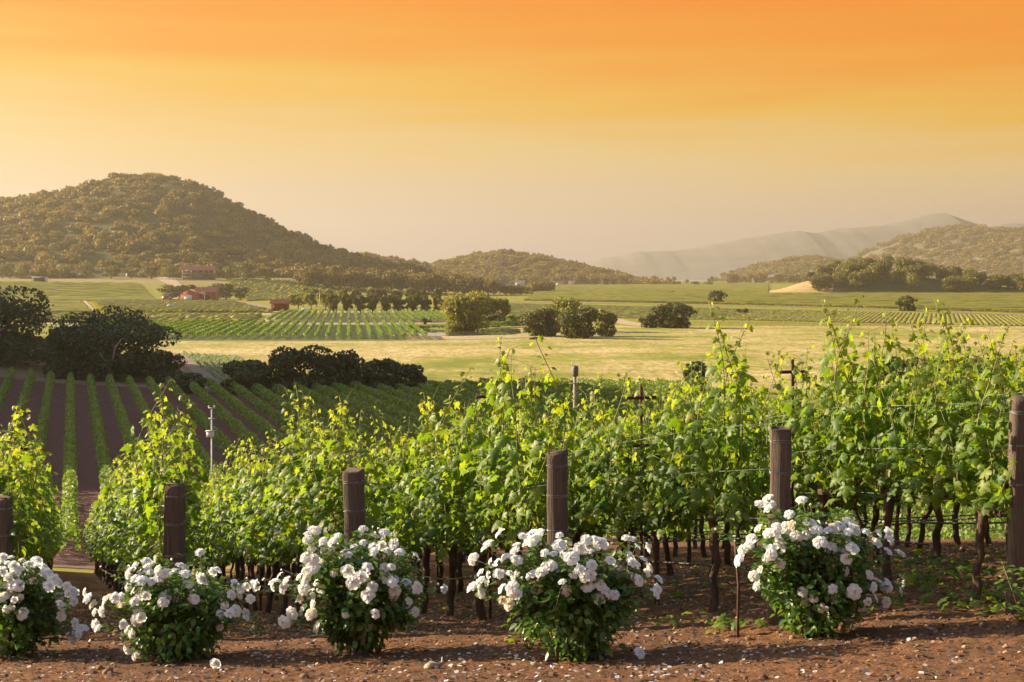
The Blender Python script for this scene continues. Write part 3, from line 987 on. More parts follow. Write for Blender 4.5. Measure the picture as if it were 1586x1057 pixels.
# mid valley: two blocks of rows fanning out towards the viewer
drape('vineyard_floor', ([at(80, 528), at(80, 503.5)], [at(628, 528), at(622, 502)]), M['green_floor'], .06)
drape('vineyard_floor', ([at(398, 501.5), at(425, 485)], [at(700, 501.5), at(694, 485)]), gplain('bare_vineyard_soil', (.20, .15, .07), .3, .3), .06)
vx = -.1148
for q in range(-4, 31):
    ya, yb = 314.0, 405.0
    X0 = at(540, 527)[0] + (q - 23) * 2.42
    xa = X0 + vx * (ya - 314); xb = X0 + vx * (yb - 314)
    mb = MB()
    hedge_row(mb, (xa, ya), (xb, yb), 0.8, 1.6, 1, 34, .30, .5)
    tag(mb.build('vine_row', M['row_leaf']), 'vine row in the front block of the valley vineyard left of the pond', 'vine row', 'vine rows in the front valley block')
    xc = X0 + vx * (424 - 314); xd = X0 + vx * (526 - 314)
    if CX + F * xc / 424 > 408 and q < 31:
        mb = MB()
        hedge_row(mb, (xc, 424), (xd, 526), 0.8, 1.6, 1, 28, .33, .5)
        tag(mb.build('vine_row', M['row_leaf']), 'vine row in the rear block of the valley vineyard, before the orchard', 'vine row', 'vine rows in the rear valley block')
for q in range(31, 37):
    X0 = at(540, 527)[0] + (q - 23) * 2.42
    xc = X0 + vx * (424 - 314); xd = X0 + vx * (526 - 314)
    mb = MB()
    hedge_row(mb, (xc, 424), (xd, 526), 0.8, 1.6, 1, 28, .33, .5)
    tag(mb.build('vine_row', M['row_leaf']), 'vine row in the rear block of the valley vineyard, before the orchard', 'vine row', 'vine rows in the rear valley block')
# tracks and strips between the fields
drape('track', ([at(-200, 503), at(300, 503), at(700, 502)], [at(-200, 500.5), at(300, 501), at(700, 500.5)]), M['track'], .08)
drape('track', ([at(-200, 488.5), at(420, 488.5)], [at(-200, 486), at(420, 486.2)]), M['track'], .08)
drape('track', ([at(396, 501), at(428, 487)], [at(410, 501), at(440, 487)]), M['track'], .10)
drape('track', ([at(128, 466.5), at(146, 486)], [at(133, 466.5), at(151, 486)]), M['track'], .3)
drape('track', ([at(395, 485), at(700, 484.5)], [at(395, 483), at(700, 482.6)]), M['track'], .10)
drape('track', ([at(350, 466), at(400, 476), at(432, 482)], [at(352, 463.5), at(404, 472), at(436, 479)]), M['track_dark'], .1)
drape('track', ([at(925, 492), at(962, 503), at(990, 506)], [at(940, 490), at(985, 500), at(1002, 504)]), M['track'], .1)
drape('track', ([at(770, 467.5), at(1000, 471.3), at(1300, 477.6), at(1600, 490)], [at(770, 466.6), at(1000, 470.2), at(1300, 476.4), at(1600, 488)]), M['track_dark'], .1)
drape('track', ([at(630, 528), at(760, 526), at(980, 516)], [at(640, 524), at(780, 522.5), at(985, 513)]), M['track'], .07)
drape('road', ([gp(228, Y=990)[:2], gp(262, Y=900)[:2], gp(262, Y=800)[:2]], [gp(262, Y=1000)[:2], gp(282, Y=905)[:2], gp(275, Y=790)[:2]]), M['track'], .25)


def field(name, label, quad, rowsp, w, h, step, floor=None, vx=0.0, horiz=False):
    """quad = left polyline and right polyline of (px, Y) from near to far; rows run away from the viewer"""
    (L, Rr) = quad
    ly = [p[1] for p in L]; lx = [(p[0] - CX) / F * p[1] for p in L]
    ry = [p[1] for p in Rr]; rx = [(p[0] - CX) / F * p[1] for p in Rr]
    mb = MB(); rows = []
    x0, x1 = min(min(lx), min(rx)) - 200, max(max(lx), max(rx)) + 200
    y0, y1 = min(ly[0], ry[0]), max(ly[-1], ry[-1])
    Ys = np.linspace(y0, y1, 160)
    if horiz:
        for Yc in np.arange(y0 + .5, max(ly[-1], ry[-1]), rowsp):
            Xs = np.linspace(x0, x1, 500)
            pl = np.interp(Yc, ly, lx); pr = np.interp(Yc, ry, rx)
            w_ = np.clip((Xs - pl) / (pr - pl + 1e-6), 0, 1)
            near = ly[0] * (1 - w_) + ry[0] * w_; far = ly[-1] * (1 - w_) + ry[-1] * w_
            ok = (Xs > pl) & (Xs < pr) & (Yc > near) & (Yc < far) & ((CX + F * Xs / Yc < 1190) | (Yc < 1034))
            if ok.sum() < 3: continue
            i = np.where(ok)[0]
            rows.append(((Xs[i[0]], Yc), (Xs[i[-1]], Yc)))
    for X0 in (() if horiz else np.arange(x0, x1, rowsp)):
        X = X0 + vx * (Ys - y0)
        pl = np.interp(Ys, ly, lx); pr = np.interp(Ys, ry, rx)
        w_ = np.clip((X - pl) / (pr - pl + 1e-6), 0, 1)
        near = ly[0] * (1 - w_) + ry[0] * w_; far = ly[-1] * (1 - w_) + ry[-1] * w_
        ok = (X > pl) & (X < pr) & (Ys > near) & (Ys < far)
        if ok.sum() < 3: continue
        i = np.where(ok)[0]
        rows.append(((X[i[0]], Ys[i[0]]), (X[i[-1]], Ys[i[-1]])))
    ribbon_rows(mb, rows, w, h, step)
    o = mb.build(name, M['field_leaf'])
    tag(o, label, 'vineyard', None, 'stuff')
    return o


Yp = lambda py: -FLOOR * F / (py - HY)
field('far_vineyard', 'yellow-green vineyard covering the right half of the valley, below the dark path line',
      ([(700, Yp(489)), (700, Yp(468))], [(1720, Yp(509)), (1720, Yp(493))]), 1.55, 1.5, .22, 5, vx=.30)
field('far_vineyard', 'brighter green vineyard beyond the dark path line, reaching the foot of the far trees',
      ([(810, Yp(466)), (860, Yp(440))], [(1720, Yp(491)), (1720, Yp(456))]), 3.4, 2.6, 1.1, 8, horiz=True)
field('far_vineyard', 'farthest pale vineyard in the middle of the valley', ([(880, Yp(447.0)), (900, Yp(439))], [(1210, Yp(453)), (1190, Yp(439))]), 7, 5.5, 1.2, 14, horiz=True)
field('far_vineyard', 'vineyard on the rising ground at far left, under the long red roof', ([(-200, 765), (-200, 905)], [(252, 765), (215, 905)]), 2.6, 2.0, 1.0, 6, horiz=True)
field('far_vineyard', 'small square vineyard at far left behind the dark oaks', ([(-200, Yp(485)), (-200, Yp(468.5))], [(143, Yp(485)), (126, Yp(468.5))]), 2.6, 2.0, 1.0, 5, horiz=True)
field('far_vineyard', 'vineyard with fine vertical rows in front of the red barn', ([(160, Yp(485)), (142, Yp(468.5))], [(425, Yp(485)), (360, Yp(468.5))]), 2.5, 1.6, 1.2, 5)
field('far_vineyard', 'olive strip of vineyard between the two tracks at left', ([(-200, Yp(500)), (-200, Yp(489.5))], [(385, Yp(500)), (405, Yp(489.5))]), 2.5, 2.0, 1.2, 4)
field('far_vineyard', 'vineyard on the slope behind the red shed, below the dark hill', ([(380, 760), (350, 985)], [(560, 870), (470, 985)]), 2.6, 1.8, 1.2, 6)
# fence at the near edge of the right-hand vineyard
fn = thing('wire_fence', 'low wire fence with pale posts along the near edge of the right-hand vineyard', 'fence', gp(1300, 506))
fo = Vector(fn.location)
pm = MB()
A = np.array(at(1085, 506)); B = np.array(at(1640, 509.5))
for u in np.linspace(0, 1, 26):
    p = A * (1 - u) + B * u
    box(pm, (p[0] - fo.x, p[1] - fo.y, .65), (.14, .14, 1.5))
pm.build('fence_post', plain('fence_post_wood', (.36, .28, .19), .9, .3, 3), fn)
wm = MB()
for z in (.45, .85, 1.2):
    tube(wm, [(A[0] - fo.x, A[1] - fo.y, z), (B[0] - fo.x, B[1] - fo.y, z)], .03, 4)
wm.build('fence_wire', M['rust'], fn)

# pond
def pond():
    cx, cy = at(708, 512)
    pts = [(632, 517), (640, 513), (662, 511.5), (690, 512), (720, 514), (745, 510.5), (770, 509), (800, 509.5), (818, 512), (812, 516), (790, 518.5), (740, 520), (690, 521), (650, 521)]
    W = np.array([at(*p) for p in pts])
    n = len(W)
    mb = MB()
    mb.add(np.concatenate([np.c_[W, np.full(n, FLOOR + .07)], [[W[:, 0].mean(), W[:, 1].mean(), FLOOR + .07]]]), [[i, (i + 1) % n, n] for i in range(n)])
    m = NT('pond_water')
    m.p.inputs['Base Color'].default_value = (.13, .11, .085, 1)
    m.p.inputs['Roughness'].default_value = .04
    m.p.inputs['Metallic'].default_value = .0
    m.p.inputs['IOR'].default_value = 1.5
    f = m.noise(1.2, 3, .5); m.bump(f, .08, .02)
    tag(mb.build('pond', m.m), kind='structure')
    bank = MB()
    hedge_row(bank, at(632, 511), at(700, 509.5), 1.6, 1.1, 1, 40, .35, 0)
    hedge_row(bank, at(700, 514), at(716, 509), 3.4, 1.5, 1, 60, .4, 0)
    hedge_row(bank, at(745, 509), at(800, 507), 2.2, 1.6, 1, 40, .4, 0)
    tag(bank.build('pond_reeds', M['row_leaf']), kind='stuff')


pond()

# ------------------------------------------------------------------ buildings and small things in the valley
MR = plain('red_roof_tiles', (0.48, 0.15, 0.09), .8, .2, 1.2)
MRB = plain('red_barn_boards', (0.34, 0.055, 0.035), .85, .2, 1.5)
MW = plain('pale_plaster', (0.62, 0.55, 0.46), .9, .1, 1)
MD = plain('opening_shade_and_black', (0.035, 0.03, 0.028), .9, .2, 1)  # near-black: painted shade in openings, also wheels and trailer
MST = plain('brown_stone_wall', (0.16, 0.115, 0.08), .95, .35, 1.2)
MSL = plain('blue_white_door_paint', (0.55, 0.60, 0.66), .7, .1, 2)
MG = plain('glazing', (0.05, 0.06, 0.07), .15, .2, 1)


def part(root, name, mat, boxes, label=None, parent=None):
    mb = MB()
    for c, s in boxes: box(mb, c, s)
    o = mb.build(name, mat, parent or root)
    if label: o['label'] = label
    return o


def gable(root, name, mat, cx, cy, w, d, z0, h, along='x', over=.5, th=.25, parent=None):
    """pitched roof as two sloped slabs closed at the ends"""
    mb = MB()
    hw, hd = w / 2 + over, d / 2 + over
    if along == 'x':
        pr = [(-hd, 0), (0, h), (hd, 0), (hd, -th), (0, h - th), (-hd, -th)]
        V = [(cx + sx * hw, cy + a, z0 + b) for sx in (-1, 1) for a, b in pr]
    else:
        pr = [(-hw, 0), (0, h), (hw, 0), (hw, -th), (0, h - th), (-hw, -th)]
        V = [(cx + a, cy + sx * hd, z0 + b) for sx in (-1, 1) for a, b in pr]
    Q = [[i, (i + 1) % 6, (i + 1) % 6 + 6, i + 6] for i in range(6)]
    mb.add(V, Q, [[0, 1, 4, 5], [1, 2, 3, 4], [6, 7, 10, 11], [7, 8, 9, 10]])
    return mb.build(name, mat, parent or root)


def tri_wall(mb, cx, cy, w, z0, h, d=.2):
    V = [(cx - w / 2, cy - d / 2, z0), (cx + w / 2, cy - d / 2, z0), (cx, cy - d / 2, z0 + h), (cx - w / 2, cy + d / 2, z0), (cx + w / 2, cy + d / 2, z0), (cx, cy + d / 2, z0 + h)]
    mb.add(V, [[0, 1, 2], [5, 4, 3]], [[0, 3, 4, 1], [1, 4, 5, 2], [2, 5, 3, 0]])


# pillared house on the hill foot
hs = thing('house', 'long house with rust-red roof and dark pillared veranda at the foot of the hill', 'house', gp(307, Y=968))
part(hs, 'wall', MST, [((0, 2.5, 1.6), (21, 7, 4.2))])
part(hs, 'upper_wall', MW, [((0, 4.5, 5.1), (21, 3, 2.8)), ((-10.2, 1, 5.1), (.6, 4, 2.8))])
part(hs, 'veranda_deck', MST, [((0, .6, 3.8), (22, 5, .25))])
for x in np.linspace(-10.4, 10.4, 7):
    part(hs, 'pillar', MW if x < -10 else MST, [((x, -1.6, 2.0), (.5, .5, 9.2 - 0.0))] if False else [((x, -1.6, 3.2), (.5, .5, 6.4))])  # leftmost pillar paler: light on the house end put into its colour
part(hs, 'railing', MST, [((0, -1.85, 4.75), (21, .1, .12)), ((0, -1.85, 4.35), (21, .1, .1))])
for x in (-7, -3.2, 1, 4.6, 8):
    part(hs, 'window', MG, [((x, 2.97, 5.1), (1.8, .1, 1.6))])
gable(hs, 'roof', MR, 0, 1.6, 22, 8.2, 6.5, 2.6, 'x', .8)
# long low house at far left
lh = thing('long_house', 'long low building with a dull red roof half hidden by trees at far left', 'house', gp(86, Y=985))
part(lh, 'wall', MST, [((0, 0, 1.4), (30, 7, 3.2))])
gable(lh, 'roof', MR, 0, 0, 30, 7, 3.0, 2.2, 'x', .7)
for x in (-11, -4, 4, 11): part(lh, 'window', MG, [((x, -3.53, 1.6), (1.8, .1, 1.2))])
sh = thing('shed', 'small dark open-fronted shed with a pale flat roof at far left', 'shed', gp(62, Y=906))
part(sh, 'wall', MW, [((-4.0, 0, 1.7), (.3, 4, 3.6)), ((4.0, 0, 1.7), (.3, 4, 3.6)), ((0, 2, 1.7), (7.7, .3, 3.6))])
part(sh, 'opening_shade', MD, [((0, .9, 1.6), (7.6, .3, 3.3))])  # dark sheet before the back wall stands in for interior shade
part(sh, 'roof', MW, [((0, -.2, 3.65), (9, 5, .35))])
cg = thing('cottage', 'tiny white gabled cottage in the trees left of the pillared house', 'house', gp(199, Y=995))
mb = MB(); box(mb, (0, 0, 2.4), (5, 4, 5.6)); tri_wall(mb, 0, -1.9, 5, 5.2, 2.0); mb.build('wall', MW, cg)
gable(cg, 'roof', MR, 0, .2, 5, 4, 5.25, 2.0, 'y', .4)
part(cg, 'window', MG, [((0, -2.03, 3.4), (1.2, .1, 1.3))])
part(cg, 'side_roof', MR, [((4.2, .6, 4.4), (3.6, 3.4, .3))])
part(cg, 'side_wall', MW, [((4.2, .8, 2.1), (3.2, 2.8, 4.3))])
cg.scale = (.62, .62, .62)

# red barn with wing
bx, by, bz = gp(303, Y=778)
bn = thing('barn', 'red gabled barn with a pale blue-white door and a long red-roofed wing', 'barn', (bx, by, bz))
mb = MB(); box(mb, (-2.6, 0, 1.9), (9.6, 7, 4.2)); tri_wall(mb, -2.6, -3.38, 9.6, 4.0, 2.1); mb.build('wall', MRB, bn)
gable(bn, 'roof', MR, -2.6, .1, 9.6, 7, 4.05, 2.1, 'y', .45)
part(bn, 'door', MSL, [((-3.4, -3.55, 1.6), (4.4, .12, 3.2))])
part(bn, 'wing_wall', MRB, [((5.2, 5, 2.3), (11, 6, 5.2))])
gable(bn, 'wing_roof', MR, 5.2, 5, 11, 6, 4.9, 2.5, 'x', .6)
for x in (1.6, 9.2): part(bn, 'window', MG, [((x, 1.94, 3.2), (1.2, .1, 1.0))])
part(bn, 'gable_vent', MD, [((-2.6, -3.53, 5.0), (1.1, .1, .8))])
part(bn, 'wing_opening_shade', MD, [((5.5, 1.95, 1.6), (3, .12, 2.8))])  # dark panel on the wing wall stands in for shade inside
# red open shed
bx, by, bz = gp(434, 482)
rs = thing('open_shed', 'small red open-sided shed among the vineyards, left of the bright green trees', 'shed', (bx, by, bz))
part(rs, 'back_wall', MRB, [((0, 2, 1.6), (6.6, .2, 3.2)), ((3.2, 0, 1.6), (.2, 4, 3.2)), ((-3.2, 1.2, 1.6), (.2, 1.6, 3.2))])
for x in (-3.2, -1.0, 1.1, 3.2): part(rs, 'post', MRB, [((x, -2.0, 1.6), (.25, .25, 3.2))])
part(rs, 'beam', MRB, [((0, -2.0, 2.95), (6.7, .22, .4))])
gable(rs, 'roof', MR, 0, 0, 6.6, 4, 3.2, 1.2, 'x', .5)

# heaps, truck and jeep
mb = MB()
for x, y, r in ((-1.6, 0, 1.0), (0, .3, .8), (1.4, -.2, .6)):
    V, Fq = protoF[0]
crx, cry, crz = gp(454, 484)
n = 400; dd = rdir(n); dd[:, 2] = abs(dd[:, 2])
hp = MB(); scatter(hp, T4, F4, dd * np.array([2.6, 1.4, 1.1]) * rng.uniform(.8, 1, (n, 1)), frames(dd + rdir(n) * .3, rdir(n)), .5)
tag(hp.build('brush_heap', plain('cut_brush', (.24, .18, .11), .95, .4, 2), loc=(crx, cry, crz)), 'pale heap of cut brush beside the red shed', 'heap')


def vehicle(name, label, cat, loc, body, L, W, H, rz=0, pickup=False):
    root = thing(name, label, cat, loc, rz)
    mb = MB()
    prof = ([(-.5, .22), (-.5, .55), (-.2, .58), (-.14, .95), (.16, .95), (.27, .6), (.48, .54), (.5, .22)] if pickup else
            [(-.5, .22), (-.5, .62), (-.44, .98), (.12, 1.0), (.24, .62), (.48, .56), (.5, .22)])
    m = len(prof)
    V = [(x * L, s * W / 2 * (1 if z < .7 else .86), z * H) for s in (-1, 1) for x, z in prof]
    mb.add(V, [[i, (i + 1) % m, (i + 1) % m + m, i + m] for i in range(m)], [list(range(m))[::-1]], [list(range(m, 2 * m))])
    mb.build('body', body, root)
    wd = MB()
    x0, x1 = (-.11, .13) if pickup else (-.40, .08)
    for s in (-1, 1): box(wd, ((x0 + x1) / 2 * L, s * W * .455, H * .78), ((x1 - x0) * L, .06, H * .24))
    wd.build('window', MG, root)
    for x in (-.32, .32):
        for s in (-1, 1):
            wb = MB(); tube(wb, [(x * L, s * W * .42, H * .2), (x * L, s * W * .52, H * .2)], H * .2, 12)
            wb.build('wheel', MD, root)
    return root


vehicle('truck', 'white pickup truck parked below the bright green trees', 'truck', gp(471, 486), plain('white_vehicle_paint', (.75, .75, .74), .35, .05, 1), 5.4, 2, 1.9, 0, True)
vehicle('van', 'dark red and white van on the drive left of the red barn', 'van', gp(258, Y=792), plain('dull_red_vehicle_paint', (.3, .1, .08), .4, .1, 1), 5, 2, 2.3, .9)
vehicle('car', 'small pale car among the vine rows in front of the red barn', 'car', gp(267, 477), plain('pale_vehicle_paint', (.6, .64, .66), .35, .05, 1), 4.2, 1.8, 1.5, .3)
for px, py, w, lb in ((805, 441, 12, 'white farmhouse at far middle, where the dark wood edge ends'), (853, 443, 9, 'low white farmhouse in the far middle'), (867, 440, 10, 'farmhouse with reddish walls in the far middle'), (885, 441, 7, 'smallest pale farmhouse in the far middle')):
    x, y = at(px, Y := None or py)
    y = min(y, 1820); x = (px - CX) / F * y
    h = thing('farmhouse', lb, 'house', (x, y, FLOOR))
    part(h, 'wall', MW, [((0, 0, 1.7), (w, 7, 3.8))])
    gable(h, 'roof', MR if 'reddish' in lb else MW, 0, 0, w, 7, 3.6, 2.6, 'x', .4)
    part(h, 'window', MG, [((-w * .2, -3.53, 2), (w * .2, .1, 1.2))])
gh = thing('greenhouse', 'small white arched greenhouse behind the orchard under the dark wood', 'greenhouse', gp(549, Y=900))
mb = MB(); tube(mb, [(-2.4, 0, 0), (-2.2, 0, 1.8), (-1.4, 0, 3.0), (0, 0, 3.5), (1.4, 0, 3.0), (2.2, 0, 1.8), (2.4, 0, 0)], .12, 5); mb.build('hoop', MW, gh)
mb = MB()
arc = [(2.3 * math.cos(a), 3.4 * math.sin(a)) for a in np.linspace(0, math.pi, 11)]
V = [(x, y, z) for y in (0.1, 7) for x, z in arc]
mb.add(V, [[i, i + 1, i + 12, i + 11] for i in range(10)], [list(range(11))[::-1], list(range(11, 22))]); mb.build('cover', MW, gh)
# log, trailer, tarp
lx, ly, lz = gp(831, 526)
mb = MB(); tube(mb, [(-1.7, 0, .1), (-.6, .1, .28), (.4, 0, .25), (1.7, .1, .08)], [.18, .3, .28, .12], 8, jit=.1)
tube(mb, [(.2, 0, .3), (.7, -.3, .7)], [.1, .04], 5)
tag(mb.build('log', plain('dark_log', (.04, .032, .026), .9, .3, 3), loc=(lx, ly, lz), smooth=True), 'dark fallen log lying in the meadow below the clump of trees', 'log')
tr = thing('trailer', 'small dark farm trailer at the edge of the valley vines above the pond', 'trailer', gp(660, 503))
part(tr, 'bed', MD, [((0, 0, .9), (3.2, 1.8, .5)), ((2.4, 0, .7), (2.4, .15, .15))])
for s in (-1, 1):
    wb = MB(); tube(wb, [(-.3, s * .85, .4), (-.3, s * 1.05, .4)], .4, 12); wb.build('wheel', MD, tr)
part(tr, 'load', MD, [((-.6, 0, 1.45), (1.6, 1.5, .6))])

# poles
MP = plain('grey_pole_wood', (0.27, 0.23, 0.19), .9, .25, 3, mapscale=(1, 1, .2))
MPW = plain('shade_greyed_steel_paint', (0.45, 0.44, 0.43), .5, .1, 4)  # weather mast white greyed, its shade put into the colour
MBX = plain('instrument_box_paint', (0.55, 0.58, 0.62), .5, .08, 4)
up = thing('utility_pole', 'tall dark utility pole in the vineyard in front of the red barn', 'pole', gp(317, 487))
mb = MB(); tube(mb, [(0, 0, -.3), (0, 0, 8.6)], [.17, .11], 8); mb.build('pole', MP, up)
part(up, 'crossarm', MP, [((0, -.15, 8.0), (1.8, .12, .14))])
wpole = thing('utility_pole', 'thin pale pole rising among the bright green trees', 'pole', gp(495, 485))
mb = MB(); tube(mb, [(0, 0, -.3), (0, 0, 8.4)], [.15, .10], 8); mb.build('pole', MPW, wpole)
part(wpole, 'crossarm', MPW, [((0, -.14, 7.6), (1.0, .1, .1))])


def ray_ground(px, py, y0=6.0, y1=400.0):
    Y = np.arange(y0, y1, .02)
    g = gz((px - CX) / F * Y, Y) + (py - HY) / F * Y
    i = np.argmax(g > 0)
    return (px - CX) / F * Y[i], Y[i], float(gz((px - CX) / F * Y[i], Y[i]))


Yq = 75.0
x, y, z = gp(890, Y=Yq)
top = -(567 - HY) / F * Yq - z
bp = thing('box_pole', 'weathered round pole topped by a dark barrel-shaped box with a small crossarm, above the vines', 'pole', (x, y, z))
mb = MB(); tube(mb, [(0, 0, -.3), (0, 0, top * .5), (0.02, 0, top - .1)], [.12, .10, .085], 10); mb.build('pole', MP, bp, smooth=True)
mb = MB(); tube(mb, [(.03, 0, top - .56), (.03, 0, top - .48), (.03, 0, top - .1), (.03, 0, top - .02), (.03, 0, top + .03)], [.13, .17, .175, .15, .06], 12); mb.build('barrel_box', plain('lead_grey_box', (.12, .11, .10), .6, .3, 8), bp, smooth=True)
part(bp, 'crossarm', MP, [((0, -.1, top - .92), (.62, .06, .05)), ((0.1, -.1, top - 1.0), (.05, .05, .16))])
mb = MB(); tube(mb, [(-.12, -.02, top - .1), (-.15, -.02, top + .22)], .018, 5); mb.build('aerial', MPW, bp)
x, y, z = gp(328, Y=56)
top = -(632 - HY) / F * 56 - z
ws = thing('weather_station', 'slim white weather mast with two short arms and a pale box, above red soil', 'weather station', (x, y, z))
mb = MB(); tube(mb, [(0, 0, -.2), (0, 0, top)], .03, 8); mb.build('mast', MPW, ws)
part(ws, 'sensor_arm', MPW, [((0, 0, top), (.26, .05, .04))])
part(ws, 'sensor_arm', MPW, [((0, 0.0, top - .42), (.25, .05, .04))])
for xx in (-.11, .11):
    mb = MB(); tube(mb, [(xx, 0, top + .02), (xx, 0, top + .09)], [.03, .035], 6); mb.build('sensor_cup', MPW, ws)
part(ws, 'instrument_box', MBX, [((-.04, -.08, top - 1.02), (.27, .2, .22))])
part(ws, 'box_lid', MPW, [((-.05, -.08, top - .9), (.33, .26, .03))])
x, y, z = gp(814, Y=105)
top = -(582 - HY) / F * 105 - z
m2_ = thing('instrument_mast', 'thin grey mast with a small grey box, left of the barrel box pole', 'mast', (x, y, z))
mb = MB(); tube(mb, [(0, 0, -.2), (0, 0, top)], .035, 6); mb.build('mast', MP, m2_)
part(m2_, 'instrument_box', MBX, [((0, -.1, top - 1.2), (.3, .24, .36))])
part(m2_, 'sensor_arm', MP, [((0, 0, top - .1), (.4, .05, .05))])

# low dark lumps along the far end of the red-soil field
mb = MB()
for i in range(60):
    px = random.uniform(780, 1000)
    x, y = (px - CX) / F * 181, 181 + random.uniform(-.5, .5)
    n = 14; d_ = rdir(n); d_[:, 2] = abs(d_[:, 2])
    r = random.uniform(.35, .8)
    tube(mb, [(x - r, y, FLOOR - .1), (x - r * .5, y, FLOOR + r * .55), (x + r * .4, y, FLOOR + r * .6), (x + r, y, FLOOR - .1)], [r * .4, r * .6, r * .55, r * .35], 7, jit=.12)
tag(mb.build('dark_lumps', plain('dark_lump_grey', (.07, .06, .06), .95, .4, 2)), 'low line of dark lumps at the far end of the red-soil field', 'wall')


# people
def person(label, loc, rz, joints, edges, skin_mat, clothes, sc=1.0):
    me = bpy.data.meshes.new('person')
    me.from_pydata([j[0] for j in joints], edges, [])
    o = bpy.data.objects.new('person', me)
    o.location = loc; o.rotation_euler = (0, 0, rz); o.scale = (sc,) * 3
    COL.objects.link(o)
    tag(o, label, 'person')
    o.modifiers.new('skin', 'SKIN')
    lay = me.skin_vertices[0]
    for i, j in enumerate(joints):
        lay.data[i].radius = (j[1], j[1] * j[2] if len(j) > 2 else j[1])
        lay.data[i].use_root = i == 0
    sb = o.modifiers.new('sub', 'SUBSURF'); sb.levels = 1; sb.render_levels = 1
    me.materials.append(clothes)
    return o


def clothes_mat(name, shirt, pants, skin, z1, z2):
    m = NT(name)
    tcn = m.n('TexCoord'); sp = m.n('SeparateXYZ'); m.l(tcn.outputs['Object'], sp.inputs[0])
    r = m.n('ValToRGB'); r.color_ramp.interpolation = 'CONSTANT'
    mul = m.n('Math', operation='MULTIPLY'); mul.inputs[1].default_value = .5; m.l(sp.outputs['Z'], mul.inputs[0]); m.l(mul.outputs[0], r.inputs[0])
    e = r.color_ramp.elements; e[0].position = 0; e[0].color = (*pants, 1); e[1].position = z1 / 2; e[1].color = (*shirt, 1)
    q = e.new(z2 / 2); q.color = (*skin, 1)
    m.l(r.outputs[0], m.p.inputs['Base Color'])
    return m.m


J = [((0, 0, .92), .14), ((0.03, 0, 1.15), .15), ((.10, 0, 1.38), .16), ((.17, 0, 1.47), .06), ((.24, 0, 1.60), .10), ((.26, 0, 1.68), .07),
     ((.10, .20, 1.36), .06), ((.20, .24, 1.10), .045), ((.38, .16, .98), .035), ((.10, -.20, 1.36), .06), ((.22, -.24, 1.10), .045), ((.40, -.14, 1.0), .035),
     ((0.02, .10, .86), .10), ((.05, .11, .48), .065), ((0, .11, .06), .05), ((.14, .11, .03), .04), ((0, -.10, .86), .10), ((-.02, -.11, .48), .065), ((-.08, -.11, .06), .05), ((.06, -.11, .03), .04)]
E = [(0, 1), (1, 2), (2, 3), (3, 4), (4, 5), (2, 6), (6, 7), (7, 8), (2, 9), (9, 10), (10, 11), (0, 12), (12, 13), (13, 14), (14, 15), (0, 16), (16, 17), (17, 18), (18, 19)]
x, y, z = gp(47, 586)
person('person in a pale blue-grey shirt and dark trousers leaning forward under the big dark oak', (x, y, z), 0.3, J, E, None, clothes_mat('field_clothes_pale', (.33, .38, .48), (.06, .06, .08), (.35, .17, .10), .93, 1.46), .98)
J2 = [((j[0][0] * .3, j[0][1], j[0][2]), *j[1:]) for j in J]
x, y, z = gp(322, 628)
person('person in dark blue work clothes standing among the red-soil vine rows', (x, y, z), 1.2, J2, E, None, clothes_mat('field_clothes_blue', (.03, .05, .16), (.03, .045, .13), (.3, .15, .09), .93, 1.46))
x, y, z = gp(20, 584)
bk = thing('bucket', 'small red bucket on the dry bank left of the leaning person', 'bucket', (x, y, z))
mb = MB(); tube(mb, [(0, 0, 0), (0, 0, .42)], [.17, .23], 12); mb.build('pail', MRB, bk)
mb = MB(); tube(mb, [(-.22, 0, .42), (-.15, 0, .6), (0, 0, .66), (.15, 0, .6), (.22, 0, .42)], .012, 5); mb.build('handle', M['wire'], bk)
x, y, z = gp(15, 594)
tree('shrub', 'small grey-green shrub on the dry bank below the red bucket', 'shrub', (x, y, z), lumps((0, 0, .45), (.45, .45, .45), 5, .5, .7, seed=81), 350, .16, M['oak_leaf'], .4, .04, 3)

# ------------------------------------------------------------------ near vineyard
half = [(0.0, 0.02), (.13, -.15), (.31, -.19), (.47, -.03), (.36, .12), (.50, .20), (.66, .44), (.44, .42), (.23, .42), (.30, .62), (.17, .76), (0.0, 1.0)]
LV = [(x, y) for x, y in half] + [(-x, y) for x, y in half[-2:0:-1]]
LV = np.array([(x, y, -.42 * abs(x) ** 1.3 - .30 * y * y + .05 * math.sin(9 * y + 5 * x)) for x, y in LV])
LEAF_V = np.concatenate([LV, [[0, .30, .06]]])
nl_ = len(LV)
LEAF_F = [np.array([[i, (i + 1) % nl_, nl_] for i in range(nl_)])]


